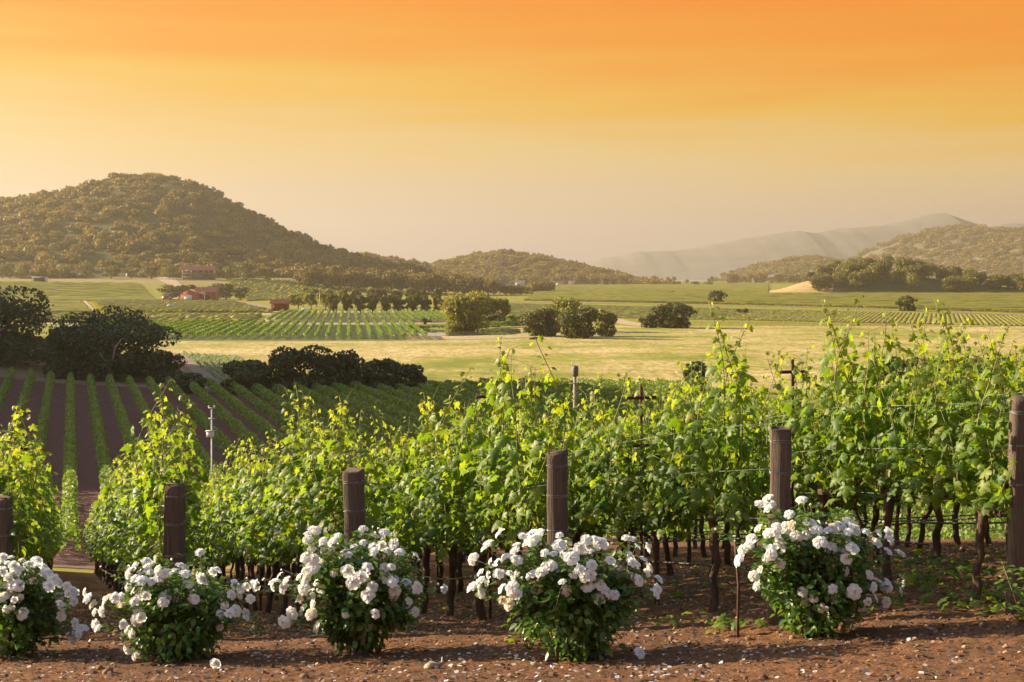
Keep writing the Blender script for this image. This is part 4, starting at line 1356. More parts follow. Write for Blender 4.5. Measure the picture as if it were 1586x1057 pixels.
def vine_meshes(seed, end=False):
    g = np.random.default_rng(seed)
    tb, sb, fb = MB(), MB(), MB()
    # gnarled trunk and the two arms tied along the wire
    zz = np.linspace(-.25, .86, 9)
    wob = np.cumsum(g.normal(0, .024, (9, 2)), 0); wob -= wob[2]
    rad = np.array([.050, .046, .038, .034, .032, .031, .033, .038, .04]) * g.uniform(.85, 1.2)
    TP = np.c_[wob, zz]
    tube(tb, TP, rad, 9, jit=.13)
    for s in (-1, 1):
        q = np.linspace(0, .66, 5)
        tube(tb, np.c_[TP[-1, 0] + g.normal(0, .012, 5), TP[-1, 1] + s * q, .83 + .05 * np.sin(q * 4) + g.normal(0, .008, 5)], np.linspace(.036, .018, 5), 7, jit=.1)
    LP, LN, LD, LS, LA = [], [], [], [], []
    ns = 19
    for i in range(ns):
        y0 = (i + .5) / ns * 1.34 - .67 + g.normal(0, .03)
        side = g.choice((-1, 1))
        H = g.normal(1.82, .34)
        if i % 5 == 3: H = g.uniform(2.15, 2.65)
        m = 15
        u = np.linspace(0, 1, m)
        amp = g.normal(0, .13); lean = g.normal(0, .26)
        x = amp * np.sin(u * 3) + side * .10 * u + .03 * np.sin(u * 9 + i)
        y = y0 + lean * u + .03 * np.sin(u * 7 + 2 * i)
        z = .86 + (H - .86) * u
        bend = max(0, g.normal(.05, .10))
        z = z - bend * np.maximum(0, u - .8) ** 2 * 12
        x = x + np.sign(amp) * bend * np.maximum(0, u - .75) * 1.6
        PP = np.c_[x, y, z]
        tube(sb, PP, .0065 * (1 - .7 * u) + .0012, 5, a=0)
        nlf = int((H - .86) / .047)
        for q in range(nlf):
            t = (q + .6) / nlf
            p = np.array([np.interp(t, u, PP[:, c]) for c in range(3)])
            ang = (q % 2) * math.pi + g.normal(0, .8) + (0 if g.random() < .75 else math.pi / 2)
            o = np.array([math.cos(ang), math.sin(ang) * .9, 0])
            young = max(0, (t - .72) / .28)
            s = .107 * (1 - .58 * young ** .8) * g.uniform(.68, 1.25)
            pet = g.uniform(.05, .15) * (1 - .6 * young)
            p2 = p + o * pet + np.array([0, 0, .35 * pet])
            if g.random() < .5: tube(sb, [p, p2], .0022, 3, cap=False)
            LP.append(p2)
            LN.append(o * g.uniform(.1, 1.0) + np.array([0, 0, g.uniform(.25, 1.0)]) + g.normal(0, .35, 3))
            LD.append(o + np.array([0, 0, -g.uniform(.2, 1.5)]) + g.normal(0, .3, 3))
            LS.append(s); LA.append(np.clip(young * g.uniform(.5, 1.1) + g.uniform(0, .12) + max(0, (z[-1] * 0 + p[2] - 1.55)) * .25, 0, 1))
        # curled tip and tendrils
        for q in range(2):
            e = PP[-1 - 2 * q]; v = g.normal(0, .06, 3); v[2] = abs(v[2])
            tube(sb, [e, e + v, e + v * 1.6 + np.array([.03, .02, -.01])], [.002, .0015, .001], 3, cap=False, a=.5)
    # hanging and filling leaves round the arms
    for i in range(90):
        z = g.uniform(.86, 1.70)
        sx = g.choice((-1, 1)); x = sx * abs(g.normal(.17, .08)); y = g.uniform(-.68, .68)
        o = np.array([sx, g.normal(0, .5), 0])
        LP.append(np.array([x, y, z])); LN.append(o * g.uniform(.3, 1.0) + np.array([0, 0, g.uniform(.15, .8)]) + g.normal(0, .3, 3))
        LD.append(o * .5 + np.array([0, 0, -g.uniform(.4, 1.5)]) + g.normal(0, .35, 3)); LS.append(.12 * g.uniform(.65, 1.2)); LA.append(g.uniform(0, .15))
    LP, LN, LD = map(np.array, (LP, LN, LD))
    scatter(fb, LEAF_V, LEAF_F, LP, frames(LN, LD), np.array(LS), a=np.array(LA))
    return tb.mesh('trunk', M['vine_bark'], True), sb.mesh('shoots', M['vine_stem']), fb.mesh('foliage', M['vine_leaf'])


VAR = [vine_meshes(500 + q) for q in range(8)]
ORD = ['first', 'second', 'third', 'fourth', 'fifth', 'sixth']
ROWS = {-1: (33, 1.2), 0: (33, .9), 1: (33, 1.0), 2: (29, 1.0), 3: (27, 1.2), 4: (27, 1.25), 5: (26, .6), 6: (22, .7), 7: (19, .8), 8: (16, .7), 9: (13, .8)}
for k, (n, t0) in ROWS.items():
    for i in range(n):
        t = t0 + i * 1.25 + random.uniform(-.06, .06)
        p = rowpt(k, t)
        z = float(gz(p[0], p[1]))
        if 0 <= k <= 5:
            rown = f'the row behind the {ORD[k]} timber end post from the left'
            lab = f'grapevine standing first in {rown}' if i == 0 else f'grapevine standing second in {rown}' if i == 1 else f'leafy grapevine further down {rown}'
        elif k < 0:
            lab = 'grapevine in the row that runs in from beyond the left edge'
        else:
            lab = f'grapevine in the {ORD[k - 6]} row hidden behind the right-hand vines'
        r = thing('grapevine', lab, 'grapevine', (p[0], p[1], z), ROW_ANG + (math.pi if random.random() < .5 else 0) + random.uniform(-.05, .05), f'vines of {rown if 0 <= k <= 5 else "outer rows"}')
        hsc = random.uniform(.89, 1.07) * (.88, .92, 1.0, 1.03, 1.0, .99)[min(max(k, 0), 5)]
        r.scale = (random.uniform(.92, 1.12), 1, hsc)
        v = VAR[random.randrange(8)]
        link('trunk', v[0], r); link('shoots', v[1], r); link('foliage', v[2], r)

# timber end posts with their wire wraps
PTOP = [-2.2, -1.98, -1.77, -1.54, -1.27, -0.98]
PLAB = ['timber end post cut by the left edge, behind the leftmost rose bush', 'timber end post standing behind the second rose bush from the left',
        'timber end post, round-shouldered, behind the middle rose bush', 'dark timber end post with a leaf across its right edge, behind the fourth rose bush',
        'tall timber end post rising behind the rightmost rose bush', 'reddish timber end post at the right edge, standing clear of any rose bush']


def post_mesh(h, w, seed, b=.3):
    g = np.random.default_rng(seed)
    mb = MB()
    cs = []
    for a_ in ((1, 1 - b), (1 - b, 1), (-1 + b, 1), (-1, 1 - b), (-1, -1 + b), (-1 + b, -1), (1 - b, -1), (1, -1 + b)):
        cs.append(a_)
    cs = np.array(cs) * w / 2
    zs = [-.4, .1, .35, .6, .85, h - .4, h - .2, h - .05, h - .012, h]
    sc_ = [1.03, 1.03, 1.0, 1.01, .99, 1.0, .985, .985, .97, .92]
    V = []
    for z, s in zip(zs, sc_):
        V.append(np.c_[cs * s + g.normal(0, .0045, cs.shape), np.full(8, z) + (g.normal(0, .011, 8) if z > h - .1 else 0)])
    V = np.concatenate(V)
    i = np.arange(len(zs) - 1)[:, None] * 8; j = np.arange(8)[None]; j2 = (j + 1) % 8
    mb.add(V, np.stack([i + j, i + j2, i + 8 + j2, i + 8 + j], -1).reshape(-1, 4), [np.arange(8) + 8 * (len(zs) - 1)])
    return mb


for k in range(6):
    p = rowpt(k, 0); z = float(gz(p[0], p[1]))
    h = PTOP[k] - z
    r = thing('end_post', PLAB[k], 'post', (p[0], p[1], z), -.15 + random.uniform(-.06, .06))
    r.rotation_euler[0] = random.uniform(-.02, .02); r.rotation_euler[1] = random.uniform(-.025, .025)
    w = (.14, .155, .162, .165, .165, .175)[k]
    post_mesh(h, w, 30 + k, (.10, .07, .16, .18, .07, .12)[k]).build('timber', M['timber'], r)
    for dz in (.10, .36, .66):
        mb = MB(); ww = w / 2 + .004
        for q in range(2):
            zz = h - dz - .012 * q
            tube(mb, [(ww * a_, ww * b_, zz + random.uniform(-.006, .006)) for a_, b_ in ((.7, -1), (1, -.7), (1, .7), (.7, 1), (-.7, 1), (-1, .7), (-1, -.7), (-.7, -1), (.7, -1))], .0028, 4)
        mb.build('wire_wrap', M['wire'], r)

# trellis wires and drip hose of each row
for k in range(-1, 9):
    rown = f'row of the {ORD[k]} timber end post from the left' if 0 <= k <= 5 else 'outermost left row' if k < 0 else f'{ORD[k - 6]} row behind the right-hand vines'
    L = ROWS[k][0] * 1.25
    ts = np.arange(0, L, 1.25)
    XY = np.array([rowpt(k, t) for t in ts]); Z = gz(XY[:, 0], XY[:, 1])
    r = thing('trellis_wires', f'thin steel trellis wires along the {rown}', 'wire', (XY[0, 0], XY[0, 1], Z[0]))
    for hgt in (.86, 1.28, 1.66):
        for sgn in ((-1, 1) if hgt > 1 else (0,)):
            mb = MB()
            off = np.array([.955, .298]) * .16 * sgn
            P = np.c_[XY - XY[0] + off, Z - Z[0] + hgt + rng.normal(0, .006, len(ts))]
            if sgn: P[0, :2] -= off * .55
            tube(mb, P, .0019, 4)
            mb.build('wire', M['wire'], r)
    mb = MB()
    P = np.c_[XY - XY[0], Z - Z[0] + .46 - .05 * np.abs(np.sin(ts * 1.3 + k)) ]
    P = P[1:]
    tube(mb, P, .011, 6)
    tag(mb.build('drip_hose', M['hose'], loc=(XY[0, 0], XY[0, 1], Z[0]), smooth=True), f'dark drip hose along the {rown}', 'hose')

# rusty steel stakes with crossarms
ST = {0: (3.2, 2.2), 1: (4.4, 2.2), 2: (6.8, 2.2), 3: (2.1, 2.40), 4: (2.96, 2.22), 5: (3.7, 2.25)}
for k, (t0, hh) in ST.items():
    for i in range(3):
        t = t0 + i * 8.4
        p = rowpt(k, t); z = float(gz(p[0], p[1]))
        h = hh if i == 0 else 1.8
        lab = (f'rusty crossarm stake standing first in the row of the {ORD[k]} timber post from left' if i == 0 else
               f'rusty crossarm stake further down the row of the {ORD[k]} timber post from left')
        r = thing('trellis_stake', lab, 'stake', (p[0], p[1], z), ROW_ANG, None if i == 0 else f'stakes in the row of the {ORD[k]} post')
        mb = MB()
        box(mb, (0, -.022, h / 2 - .15), (.030, .006, h + .3)); box(mb, (0, .004, h / 2 - .15), (.006, .034, h + .3))
        mb.build('stake', M['rust'], r)
        part(r, 'crossarm', M['rust'], [((0, -.034, h - .13), (.31, .010, .034)), ((0, -.045, h - .119), (.31, .012, .005))])
        part(r, 'crossarm', M['rust'], [((0, -.034, h - .62), (.20, .010, .03))])
# thin training stakes by the first vines
for px, py, hh, lb in ((1142, 985, .78, 'thin rusty rod standing left of the rightmost rose bush'), (633 + 75, 0, 0, '')):
    if not hh: continue
    x, y, z = ray_ground(px, py)
    mb = MB(); tube(mb, [(0, 0, -.15), (.01, 0, .4), (-.02, 0, hh)], .012, 6)
    tag(mb.build('training_stake', M['rust'], loc=(x, y, z)), lb, 'stake')

# ------------------------------------------------------------------ roses
def petal_ring(mb, n, r0, r1, open_, z0, cup, width, jit, g, age):
    u = np.linspace(0, 1, 4); v = np.linspace(-1, 1, 5)
    for i in range(n):
        a = i * 2 * math.pi / n + g.uniform(-.25, .25)
        op = open_ + g.normal(0, jit)
        U, Vv = np.meshgrid(u, v, indexing='ij')
        wd = width * np.interp(U, [0, .35, .75, 1], [.7, 1.0, 1.08, .72])
        L = r0 + (r1 - r0) * U
        prof = op * (U ** .9)
        rr = r0 * .3 + r1 * np.sin(prof) * U
        zz = z0 + r1 * (1 - .0) * np.cos(prof) * U * .9
        edge = np.clip(U - .75, 0, 1) * 4
        rr = rr + .10 * r1 * edge * edge
        zz = zz - .10 * r1 * edge * edge * (1 + .5 * np.sin(Vv * 4 + i))
        th = a + Vv * wd
        rr2 = rr * (1 - .16 * Vv ** 2 * U)
        zz2 = zz + cup * .16 * Vv ** 2 * r1
        P = np.stack([rr2 * np.cos(th), rr2 * np.sin(th), zz2], -1)
        nu, nv = U.shape
        ii = np.arange(nu - 1)[:, None] * nv + np.arange(nv - 1)[None]
        mb.add(P.reshape(-1, 3), np.stack([ii, ii + 1, ii + nv + 1, ii + nv], -1).reshape(-1, 4), a=age * (1 - .6 * U.ravel()))


def bloom_mesh(kind, seed):
    g = np.random.default_rng(seed)
    mb = MB()
    if kind == 'open':
        petal_ring(mb, 7, .1, 1.0, 1.40, 0, .5, .66, .12, g, .12)
        petal_ring(mb, 7, .1, .90, 1.12, .04, .9, .60, .10, g, .18)
        petal_ring(mb, 6, .08, .74, .82, .08, 1.0, .62, .10, g, .3)
        petal_ring(mb, 6, .06, .55, .50, .12, 1.0, .66, .10, g, .5)
        petal_ring(mb, 5, .03, .36, .30, .16, 1.0, .8, .08, g, .8)
    elif kind == 'half':
        petal_ring(mb, 6, .1, .95, 1.0, 0, 1.0, .70, .10, g, .12)
        petal_ring(mb, 6, .08, .88, .70, .04, 1.1, .72, .08, g, .2)
        petal_ring(mb, 5, .06, .74, .42, .08, 1.2, .8, .06, g, .35)
        petal_ring(mb, 4, .04, .60, .22, .14, 1.2, .95, .05, g, .55)
    else:
        petal_ring(mb, 5, .05, .80, .30, 0, 1.2, .95, .05, g, .25)
        petal_ring(mb, 4, .04, .86, .16, .05, 1.2, 1.1, .04, g, .3)
    npet = sum(len(f) for f in mb.f)
    tube(mb, [(0, 0, -.34), (0, 0, -.2), (0, 0, .0), (0, 0, .14)], [.06, .17, .24, .3], 8)
    me = mb.mesh('rose_bloom', M['petal'], True)
    me.materials.append(M['sepal'])
    nf = len(me.polygons)
    me.polygons.foreach_set('material_index', (np.arange(nf) >= npet).astype(np.int32))
    return me


BLO = [bloom_mesh('open', q) for q in range(4)] + [bloom_mesh('half', 10 + q) for q in range(3)]
BUD = [bloom_mesh('bud', 20 + q) for q in range(2)]
LF_V = np.array([(0, 0, 0), (.26, .28, .06), (.27, .55, .05), (0, 1.0, -.12), (-.27, .55, .05), (-.26, .28, .06), (0, .45, -.03)])
LF_F = [np.array([[0, 1, 6], [1, 2, 6], [2, 3, 6], [3, 4, 6], [4, 5, 6], [5, 0, 6]])]


def cvt(s, ox, oy, sc):
    out = []
    for tok in s.split():
        b = tok.endswith('b'); a, c = tok.rstrip('b').split(',')
        out.append((ox + int(a) / sc, oy + int(c) / sc, b))
    return out


B0 = cvt('20,120 85,120 170,145 230,165 270,140 300,135 60,165 110,185 150,210 200,185 255,190 285,190 345,195 385,235 360,235 10,160 15,230 60,260 110,265 160,270 265,305 240,200 85,290 20,330 60,330 150,335 95,340 330,320 380,300 420,290 430,330 385,340 470,320 520,345 560,380 590,390 430,390 465,420 530,400 555,440 575,460 470,480 490,500 475,580 70,395 20,420 130,420 110,450 160,440 90,510 170,555 50,520 120,500 580,630 640,665 600,700 575,750 610,720 20,815 -60,160 -110,200 -140,260 -80,300 -60,420 -150,380 -120,520', 0, 840, 5.033)
B1 = cvt('130,195b 262,150b 190,420 160,450 150,490 240,430 270,440 85,545 130,550 90,640 110,670 300,470 400,180 370,220 485,140 500,180 450,230 520,235 400,280 450,290 530,300 590,275 630,240 570,220 345,350 400,360 440,400 480,410 395,460 350,240 630,440 700,450 610,470 640,400 760,180 720,235 790,240 815,320 910,280 950,300 845,440 870,440 850,390 1040,210 1010,230 905,85 685,135b 1170,330 1220,360 1270,340 1110,400 1150,410 1210,420 1280,440 1300,440 1100,480 1070,560 1130,555 1170,525 1185,530 1260,560 1265,590 1265,285b 1340,330 1400,290b 420,550 440,590 400,620 300,640 330,680 375,715 330,850 390,885 415,890 305,745 1060,665 1080,630b 10,390 60,480 20,430', 130, 840, 5.034)
B2 = cvt('30,465 80,430b 150,440 145,475 190,400 205,365b 235,440 230,480 215,490 385,110 410,90 440,90 380,150 485,165 545,170 565,140 490,235 540,235 410,215 370,275 345,290 420,290 470,305 380,345 420,345 365,370 325,410 345,445 380,410 440,445 310,495 350,490 400,530 460,510 330,560 410,595 265,665 340,640 400,660 215,725 225,750b 435,750 500,605 515,550 560,385 655,370 790,345 805,395b 630,255 660,265 760,180 705,210 760,80 825,75b 845,130 905,105 830,215 835,240 885,200 860,85b 925,235 970,190 1005,240 1110,265 1070,265b 1135,300b 910,350 950,345 920,415 975,420 960,455 975,505 970,545 745,410 770,430 690,450 670,455 740,450 820,480 685,515 715,550 790,560 790,530 755,605 640,665 800,755 840,665 940,730b 1055,455 1075,490 1135,485 1165,420b 1220,450b 1265,465b 1310,495 1070,580 1055,605 1090,640 1120,655 400,840b', 390, 800, 4.403)
B3 = cvt('95,290 180,205 205,180 285,120 435,135 470,150 490,120 510,110 545,115 500,160 460,180 215,320 260,310 300,280 320,270 385,235 400,195 400,300 385,290 150,385 205,400 150,440 160,470 90,475 150,530 275,390 370,490 350,500 290,490 300,570 340,590 380,400 350,390 410,540 435,425b 500,390 560,375 540,485 590,250 650,255 700,255b 600,315 630,340 690,335 640,370b 690,130 690,190 740,180 770,235 770,280 760,305b 720,270 830,210 870,160 930,155 970,180 890,245 880,315 910,330 790,390 710,450 830,360 860,410 900,400 930,450 965,405b 970,460 880,470 960,555 1020,515 1065,535 740,510 1150,140 1185,150 1220,205 1295,210 1170,270 1265,285 1210,320 1180,315 1040,295 1090,350 1150,380b 1310,350 1285,385 1190,420 1240,435 1365,430 1345,480 1340,530 1360,500 1020,380', 710, 800, 4.403)
B4 = cvt('225,125 285,120 285,155 280,90 415,185 495,90 480,125b 550,130b 225,280 175,340 185,375 150,390 120,420 85,480 335,270 400,270 430,260 280,310 330,300 355,345 360,380 380,415 445,340 460,320 515,320 480,395b 300,410 300,445 270,465 355,505 230,540 190,580 215,645 290,610b 550,240 590,290 575,270 650,250b 690,280 740,255 800,230 830,290 790,300 660,290 610,360 680,385 730,420 640,445 680,495 700,470 780,340 900,300 1010,245b 980,310 1040,310 1050,345 970,370 1040,425 1115,440 820,400 780,470 775,550 930,570 970,610 1025,650 950,650 960,720 1030,745 1050,630 1110,575b 1140,625 1115,675 910,740 880,770 500,680 520,740 600,715 570,720 690,660 740,660 710,720 795,690 830,680 625,785 820,820b -45,285b', 1120, 750, 4.067)
BUSH = [((25, 1014), (15, 945, 100, 78), B0, 'leftmost white rose bush, cut by the left edge, thick with blooms along its top'),
        ((285, 1020), (272, 952, 98, 78), B1, 'low spreading white rose bush, second from the left, with arms of blooms on both sides'),
        ((565, 1012), (560, 920, 100, 95), B2, 'upright white rose bush in the middle-left with blooms scattered all over it'),
        ((885, 1018), (890, 940, 105, 88), B3, 'white rose bush below the dark leaf-crossed post, with a bare dark green skirt'),
        ((1255, 984), (1262, 890, 95, 105), B4, 'rightmost white rose bush with large loose clusters, on the red earth')]
for bi, ((bpx, bpy_), (cx, cy, rx, ry), pts, lab) in enumerate(BUSH):
    g = np.random.default_rng(900 + bi)
    X0, Y0, Z0 = ray_ground(bpx, bpy_)
    mpp = Y0 / F
    root = thing('rose_bush', lab, 'rose bush', (X0, Y0, Z0))
    core = np.array([(cx - CX) * mpp - X0, 0, (HY - cy) * mpp - Z0])
    RX, RZ = rx * mpp, ry * mpp
    cb, lb_ = MB(), MB()
    LP, LN, LD, LS, LA = [], [], [], [], []
    items = [(p, False) for p in pts]
    for ii, ((px, py, bud), _) in enumerate(items):
        dx = (px - cx) / (rx * 1.45); dy = (py - cy) / (ry * 1.35)
        e = math.sqrt(max(0.0, 1 - dx * dx - dy * dy))
        yd = -e * RX * .95 * g.uniform(.45, 1.0) + g.uniform(-.12, .12)
        sc = (Y0 + yd) / F
        p = np.array([(px - CX) * sc - X0, yd, (HY - py) * sc - Z0])
        s = g.uniform(.037, .057) * (.6 if bud else 1)
        od = p - core; od = od / (np.linalg.norm(od) + .01)
        f = od * .9 + np.array([0, -.35, .35]) + g.normal(0, .35, 3)
        f /= np.linalg.norm(f)
        o = link('rose_bud' if bud else 'rose_bloom', (BUD[g.integers(2)] if bud else BLO[g.integers(len(BLO))]), root)
        o.location = p - f * s * .35
        q = Vector(f).to_track_quat('Z', 'Y'); o.rotation_mode = 'QUATERNION'
        from mathutils import Quaternion
        o.rotation_quaternion = q @ Quaternion((0, 0, 1), g.uniform(0, 6.28))
        o.scale = (s, s, s * g.uniform(.85, 1.1))
        # cane up to this bloom
        b = np.array([g.normal(0, .06), g.normal(0, .06), 0.0])
        c1 = b * 1.5 + (p - b) * np.array([.22, .22, .55]) + np.array([0, 0, .08])
        pe = p - f * s * .6
        t = np.linspace(0, 1, 9)[:, None]
        C = (1 - t) ** 2 * b + 2 * t * (1 - t) * c1 + t ** 2 * pe
        if ii % 4 == 0:
            tube(cb, C, np.linspace(.013, .0028, 9), 5)
        else:
            tube(cb, C[4:], np.linspace(.0055, .0024, 5), 4)
        # leaves along the outer half of the cane
        for w in range(9):
            u = g.uniform(.42, .95)
            cpt = np.array([np.interp(u, t[:, 0], C[:, q_]) for q_ in range(3)])
            out = rdir(1)[0]; out[2] = abs(out[2]) * .4
            for l in range(3):
                LP.append(cpt + out * (.02 + .035 * l) + g.normal(0, .008, 3))
                sd = np.cross(out, [0, 0, 1.0]) * (1 if l % 2 else -1)
                LD.append(out * .8 + sd * .7 + np.array([0, 0, -.2]))
                LN.append(np.array([0, 0, 1.0]) + out * .3 + g.normal(0, .35, 3)); LS.append(g.uniform(.045, .075)); LA.append(np.clip(u - .75, 0, 1) * g.uniform(0, 2.2))
    # body of the bush
    n = 820
    dv = rdir(n); dv[:, 1] *= .95
    rad = np.clip(1 - np.abs(g.normal(0, .28, n)), .1, 1)
    P = core + dv * rad[:, None] * np.array([RX * .9, RX * .8, RZ * .95])
    P[:, 0] *= np.where(P[:, 2] < core[2] - RZ * .2, np.clip(.45 + .55 * P[:, 2] / (core[2] - RZ * .2), .3, 1), 1)
    keep = (P[:, 2] > .05) & (fbm(P[:, 0] * 6 + bi * 9, P[:, 1] * 6, P[:, 2] * 6, 2) > .42)
    P, dv = P[keep], dv[keep]
    for l in range(3):
        k_ = len(P)
        LP += list(P + g.normal(0, .04, (k_, 3))); LN += list(dv * .5 + np.array([0, 0, .7]) + g.normal(0, .4, (k_, 3)))
        LD += list(dv * .8 + np.array([0, 0, -.5]) + g.normal(0, .5, (k_, 3))); LS += list(g.uniform(.05, .085, k_)); LA += list(np.clip(g.normal(.05, .12, k_), 0, 1))
    LP = np.array(LP); LP[:, 2] = np.maximum(LP[:, 2], .03)
    scatter(lb_, LF_V, LF_F, LP, frames(np.array(LN), np.array(LD)), np.array(LS), a=np.array(LA))
    for q in range(9):
        e = core + rdir(1)[0] * np.array([RX, RX, RZ]) * .5
        b = np.array([g.normal(0, .05), g.normal(0, .05), -.05])
        tube(cb, [b, b * 1.8 + np.array([0, 0, .18]), (b + e) / 2 + np.array([0, 0, .05]), e], [.017, .015, .010, .004], 6)
    cb.build('canes', M['rose_cane'], root)
    lb_.build('leaves', M['rose_leaf'], root)

# lone fallen bloom by the right post, one below the fourth bush, one by the second
for px, py, lb in ((1512, 934, 'white rose bloom lying at the foot of a vine near the right end post'), (990, 1022, 'white rose bloom lying on the earth right of the fourth rose bush'), (333, 1038, 'pale fallen rose bloom on the earth right of the second rose bush')):
    x, y, z = ray_ground(px, py)
    o = link('fallen_bloom', BLO[0], None, (x, y, z + .045)); o.scale = (.045,) * 3; o.rotation_euler = (1.0, .3, .5)
    tag(o, lb, 'rose bloom')
# pale skull-like dry root on the ground
x, y, z = ray_ground(672, 1036)
mb = MB(); tube(mb, [(-.07, 0, .02), (-.02, -.01, .045), (.03, 0, .04), (.065, .02, .06), (.06, .03, .10)], [.02, .034, .026, .014, .006], 7, jit=.2)
tube(mb, [(.0, 0, .04), (.03, -.05, .03)], [.018, .008], 6)
tag(mb.build('dry_root', plain('bleached_root', (.30, .22, .145), .9, .35, 30), loc=(x, y, z - .02), smooth=True), 'bleached piece of dry root on the earth between the third and fourth rose bushes', 'root')

# ------------------------------------------------------------------ what lies on the ground


def gnear(X, Y):
    near = (1 - smooth((Y - 18) / 10))
    return gz(X, Y) + near * (0.05 * (fbm(X * 1.6, Y * 1.6, 3, 4) - 0.5) + 0.035 * (fbm(X * 9, Y * 9, 5, 3) - 0.5))


def flat_frames(n, tilt=.25):
    nr = np.c_[rng.normal(0, tilt, (n, 2)), np.ones(n)]
    return frames(nr, rdir(n))


def on_ground(px, py):
    out = np.array([ray_ground(a, b, 7.5, 22) for a, b in zip(px, py)])
    return out[:, 0], out[:, 1]


# petals: thickest below the bushes
X, Y = [], []
for (cxp, cyp, sx, sy, n) in ((20, 1030, 60, 14, 90), (250, 1030, 110, 14, 120), (560, 1025, 120, 16, 110), (720, 1030, 90, 14, 130), (930, 1030, 90, 14, 190), (880, 1000, 120, 20, 60), (1290, 992, 80, 13, 70), (1120, 1040, 160, 18, 90), (1400, 1040, 130, 14, 30), (420, 960, 120, 30, 60)):
    n = int(n * .42); a = rng.normal(cxp, sx * 1.2, n); b = np.clip(rng.normal(cyp, sy * 1.2, n), 930, 1085)
    x, y = on_ground(a, b); X.append(x); Y.append(y)
X, Y = np.concatenate(X), np.concatenate(Y)
PT = np.array([(-.5, -.3, .1), (0, -.5, .0), (.5, -.3, .12), (.45, .4, .06), (0, .55, .15), (-.45, .4, .05)])
mb = MB(); scatter(mb, PT, [np.array([[0, 1, 4, 5], [1, 2, 3, 4]])], np.c_[X, Y, gnear(X, Y) + .012], flat_frames(len(X)), rng.uniform(.014, .036, len(X)))
tag(mb.build('fallen_petals', M['petal']), kind='stuff')
# clods and stones
ico = np.array([(0, 0, 1), (.89, 0, .45), (.28, .85, .45), (-.72, .53, .45), (-.72, -.53, .45), (.28, -.85, .45), (.72, .53, -.45), (-.28, .85, -.45), (-.89, 0, -.45), (-.28, -.85, -.45), (.72, -.53, -.45), (0, 0, -1)])
icoF = [np.array([(0, 1, 2), (0, 2, 3), (0, 3, 4), (0, 4, 5), (0, 5, 1), (1, 6, 2), (2, 7, 3), (3, 8, 4), (4, 9, 5), (5, 10, 1), (6, 7, 2), (7, 8, 3), (8, 9, 4), (9, 10, 5), (10, 6, 1), (11, 7, 6), (11, 8, 7), (11, 9, 8), (11, 10, 9), (11, 6, 10)])]
n = 9500
Y = rng.uniform(8.3, 26, n) ; X = rng.uniform(-.42, .40, n) * Y
kk, tt = kt(X, Y)
keep = rng.random(n) < np.where(tt < -1.5, .35, 1.0); X, Y = X[keep], Y[keep]; n = len(X)
Mx = np.stack([frames(rdir(n), rdir(n))])[0] * rng.uniform(.5, 1.2, (n, 1, 3))
mb = MB(); scatter(mb, ico, icoF, np.c_[X, Y, gnear(X, Y)], Mx, rng.uniform(.004, .02, n) * np.where(rng.random(n) < .05, 2.4, 1))
mclod = NT('soil_clod'); gg = mclod.n('NewGeometry')
mclod.l(mclod.ramp(gg.outputs['Random Per Island'], [(0, (.09, .045, .026)), (.6, (.19, .088, .045)), (.95, (.25, .14, .08)), (1, (.33, .24, .16))]), mclod.p.inputs['Base Color'])
mclod.p.inputs['Roughness'].default_value = 1
tag(mb.build('soil_clods', mclod.m), kind='stuff')
# dry chips and leaf bits
n = 15000
Y = rng.uniform(8.6, 20, n); X = rng.uniform(-.42, .38, n) * Y
mb = MB(); scatter(mb, PT, [np.array([[0, 1, 4, 5], [1, 2, 3, 4]])], np.c_[X, Y, gnear(X, Y) + .012], flat_frames(n, .4), rng.uniform(.008, .034, n))
mdr = NT('dry_leaf_bits'); gg = mdr.n('NewGeometry')
mdr.l(mdr.ramp(gg.outputs['Random Per Island'], [(0, (.07, .035, .02)), (.6, (.17, .09, .045)), (.92, (.30, .19, .10)), (1, (.42, .32, .2))]), mdr.p.inputs['Base Color'])
tag(mb.build('dry_leaf_litter', mdr.m), kind='stuff')
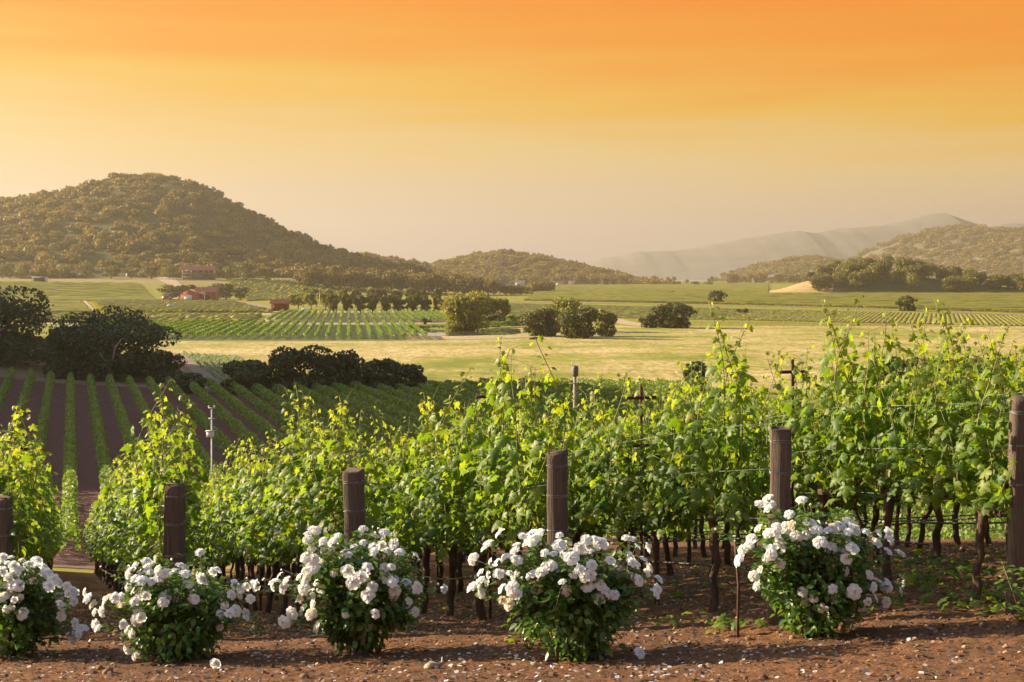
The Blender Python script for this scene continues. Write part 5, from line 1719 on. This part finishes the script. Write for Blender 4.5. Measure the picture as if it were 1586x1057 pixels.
# green prunings lying under the right-hand vines
X, Y = [], []
for (cxp, cyp, sx, sy, n) in ((1440, 890, 70, 22, 150), (1500, 935, 70, 12, 60), (1100, 975, 40, 6, 30), (900, 900, 160, 25, 60), (1200, 880, 120, 20, 60), (640, 905, 60, 20, 40), (840, 985, 25, 6, 40)):
    x, y = on_ground(rng.normal(cxp, sx, n), np.clip(rng.normal(cyp, sy, n), 835, 1000)); X.append(x); Y.append(y)
X, Y = np.concatenate(X), np.concatenate(Y)
mb = MB(); scatter(mb, LEAF_V, LEAF_F, np.c_[X, Y, gnear(X, Y) + rng.uniform(.02, .09, len(X))], flat_frames(len(X), .45), rng.uniform(.05, .11, len(X)), a=rng.uniform(0, .25, len(X)))
tag(mb.build('vine_prunings', M['vine_leaf']), kind='stuff')
# weeds and a green sprig at the right edge
for px, py, s, lb in ((1586, 965, .31, 'fresh green rose sprig at the right edge in front of the end post'), (820, 1005, .10, 'tiny weed left of the fourth rose bush'), (395, 985, .14, 'small pale weed between the second and third rose bushes')):
    x, y, z = ray_ground(px, py)
    n = int(160 * s / .3)
    P = rng.normal(0, 1, (n, 3)) * np.array([.35, .35, .0]) * s; P[:, 2] = rng.random(n) * s * 1.3 + .03
    mb = MB(); scatter(mb, LF_V, LF_F, P, frames(rdir(n) * .5 + np.array([0, 0, 1]), rdir(n)), rng.uniform(.05, .08, n) * (1 if s > .3 else .6), a=.4)
    o = thing('weed' if s < .3 else 'rose_sprig', lb, 'plant', (x, y, z))
    mb.build('leaves', M['rose_leaf'], o)
    st = MB()
    for q in range(5): tube(st, [(0, 0, -.02), tuple(P[q] * .5), tuple(P[q])], .004, 4)
    st.build('stem', M['rose_cane'], o)

# ------------------------------------------------------------------ haze
HAZE = 1.75e-4
mb = MB()
box(mb, (0, 3100, 114), (11000, 7200, 268))
hz = mb.build('haze', None)
hm = bpy.data.materials.new('haze_air'); hm.use_nodes = True
ht = hm.node_tree; ht.nodes.clear()
ho = ht.nodes.new('ShaderNodeOutputMaterial'); hv = ht.nodes.new('ShaderNodeVolumePrincipled')
hv.inputs['Color'].default_value = (0.60, 0.55, 0.435, 1)
hv.inputs['Density'].default_value = HAZE
hv.inputs['Anisotropy'].default_value = 0.62
ht.links.new(hv.outputs[0], ho.inputs['Volume'])
hz.data.materials.append(hm)
tag(hz, kind='stuff')
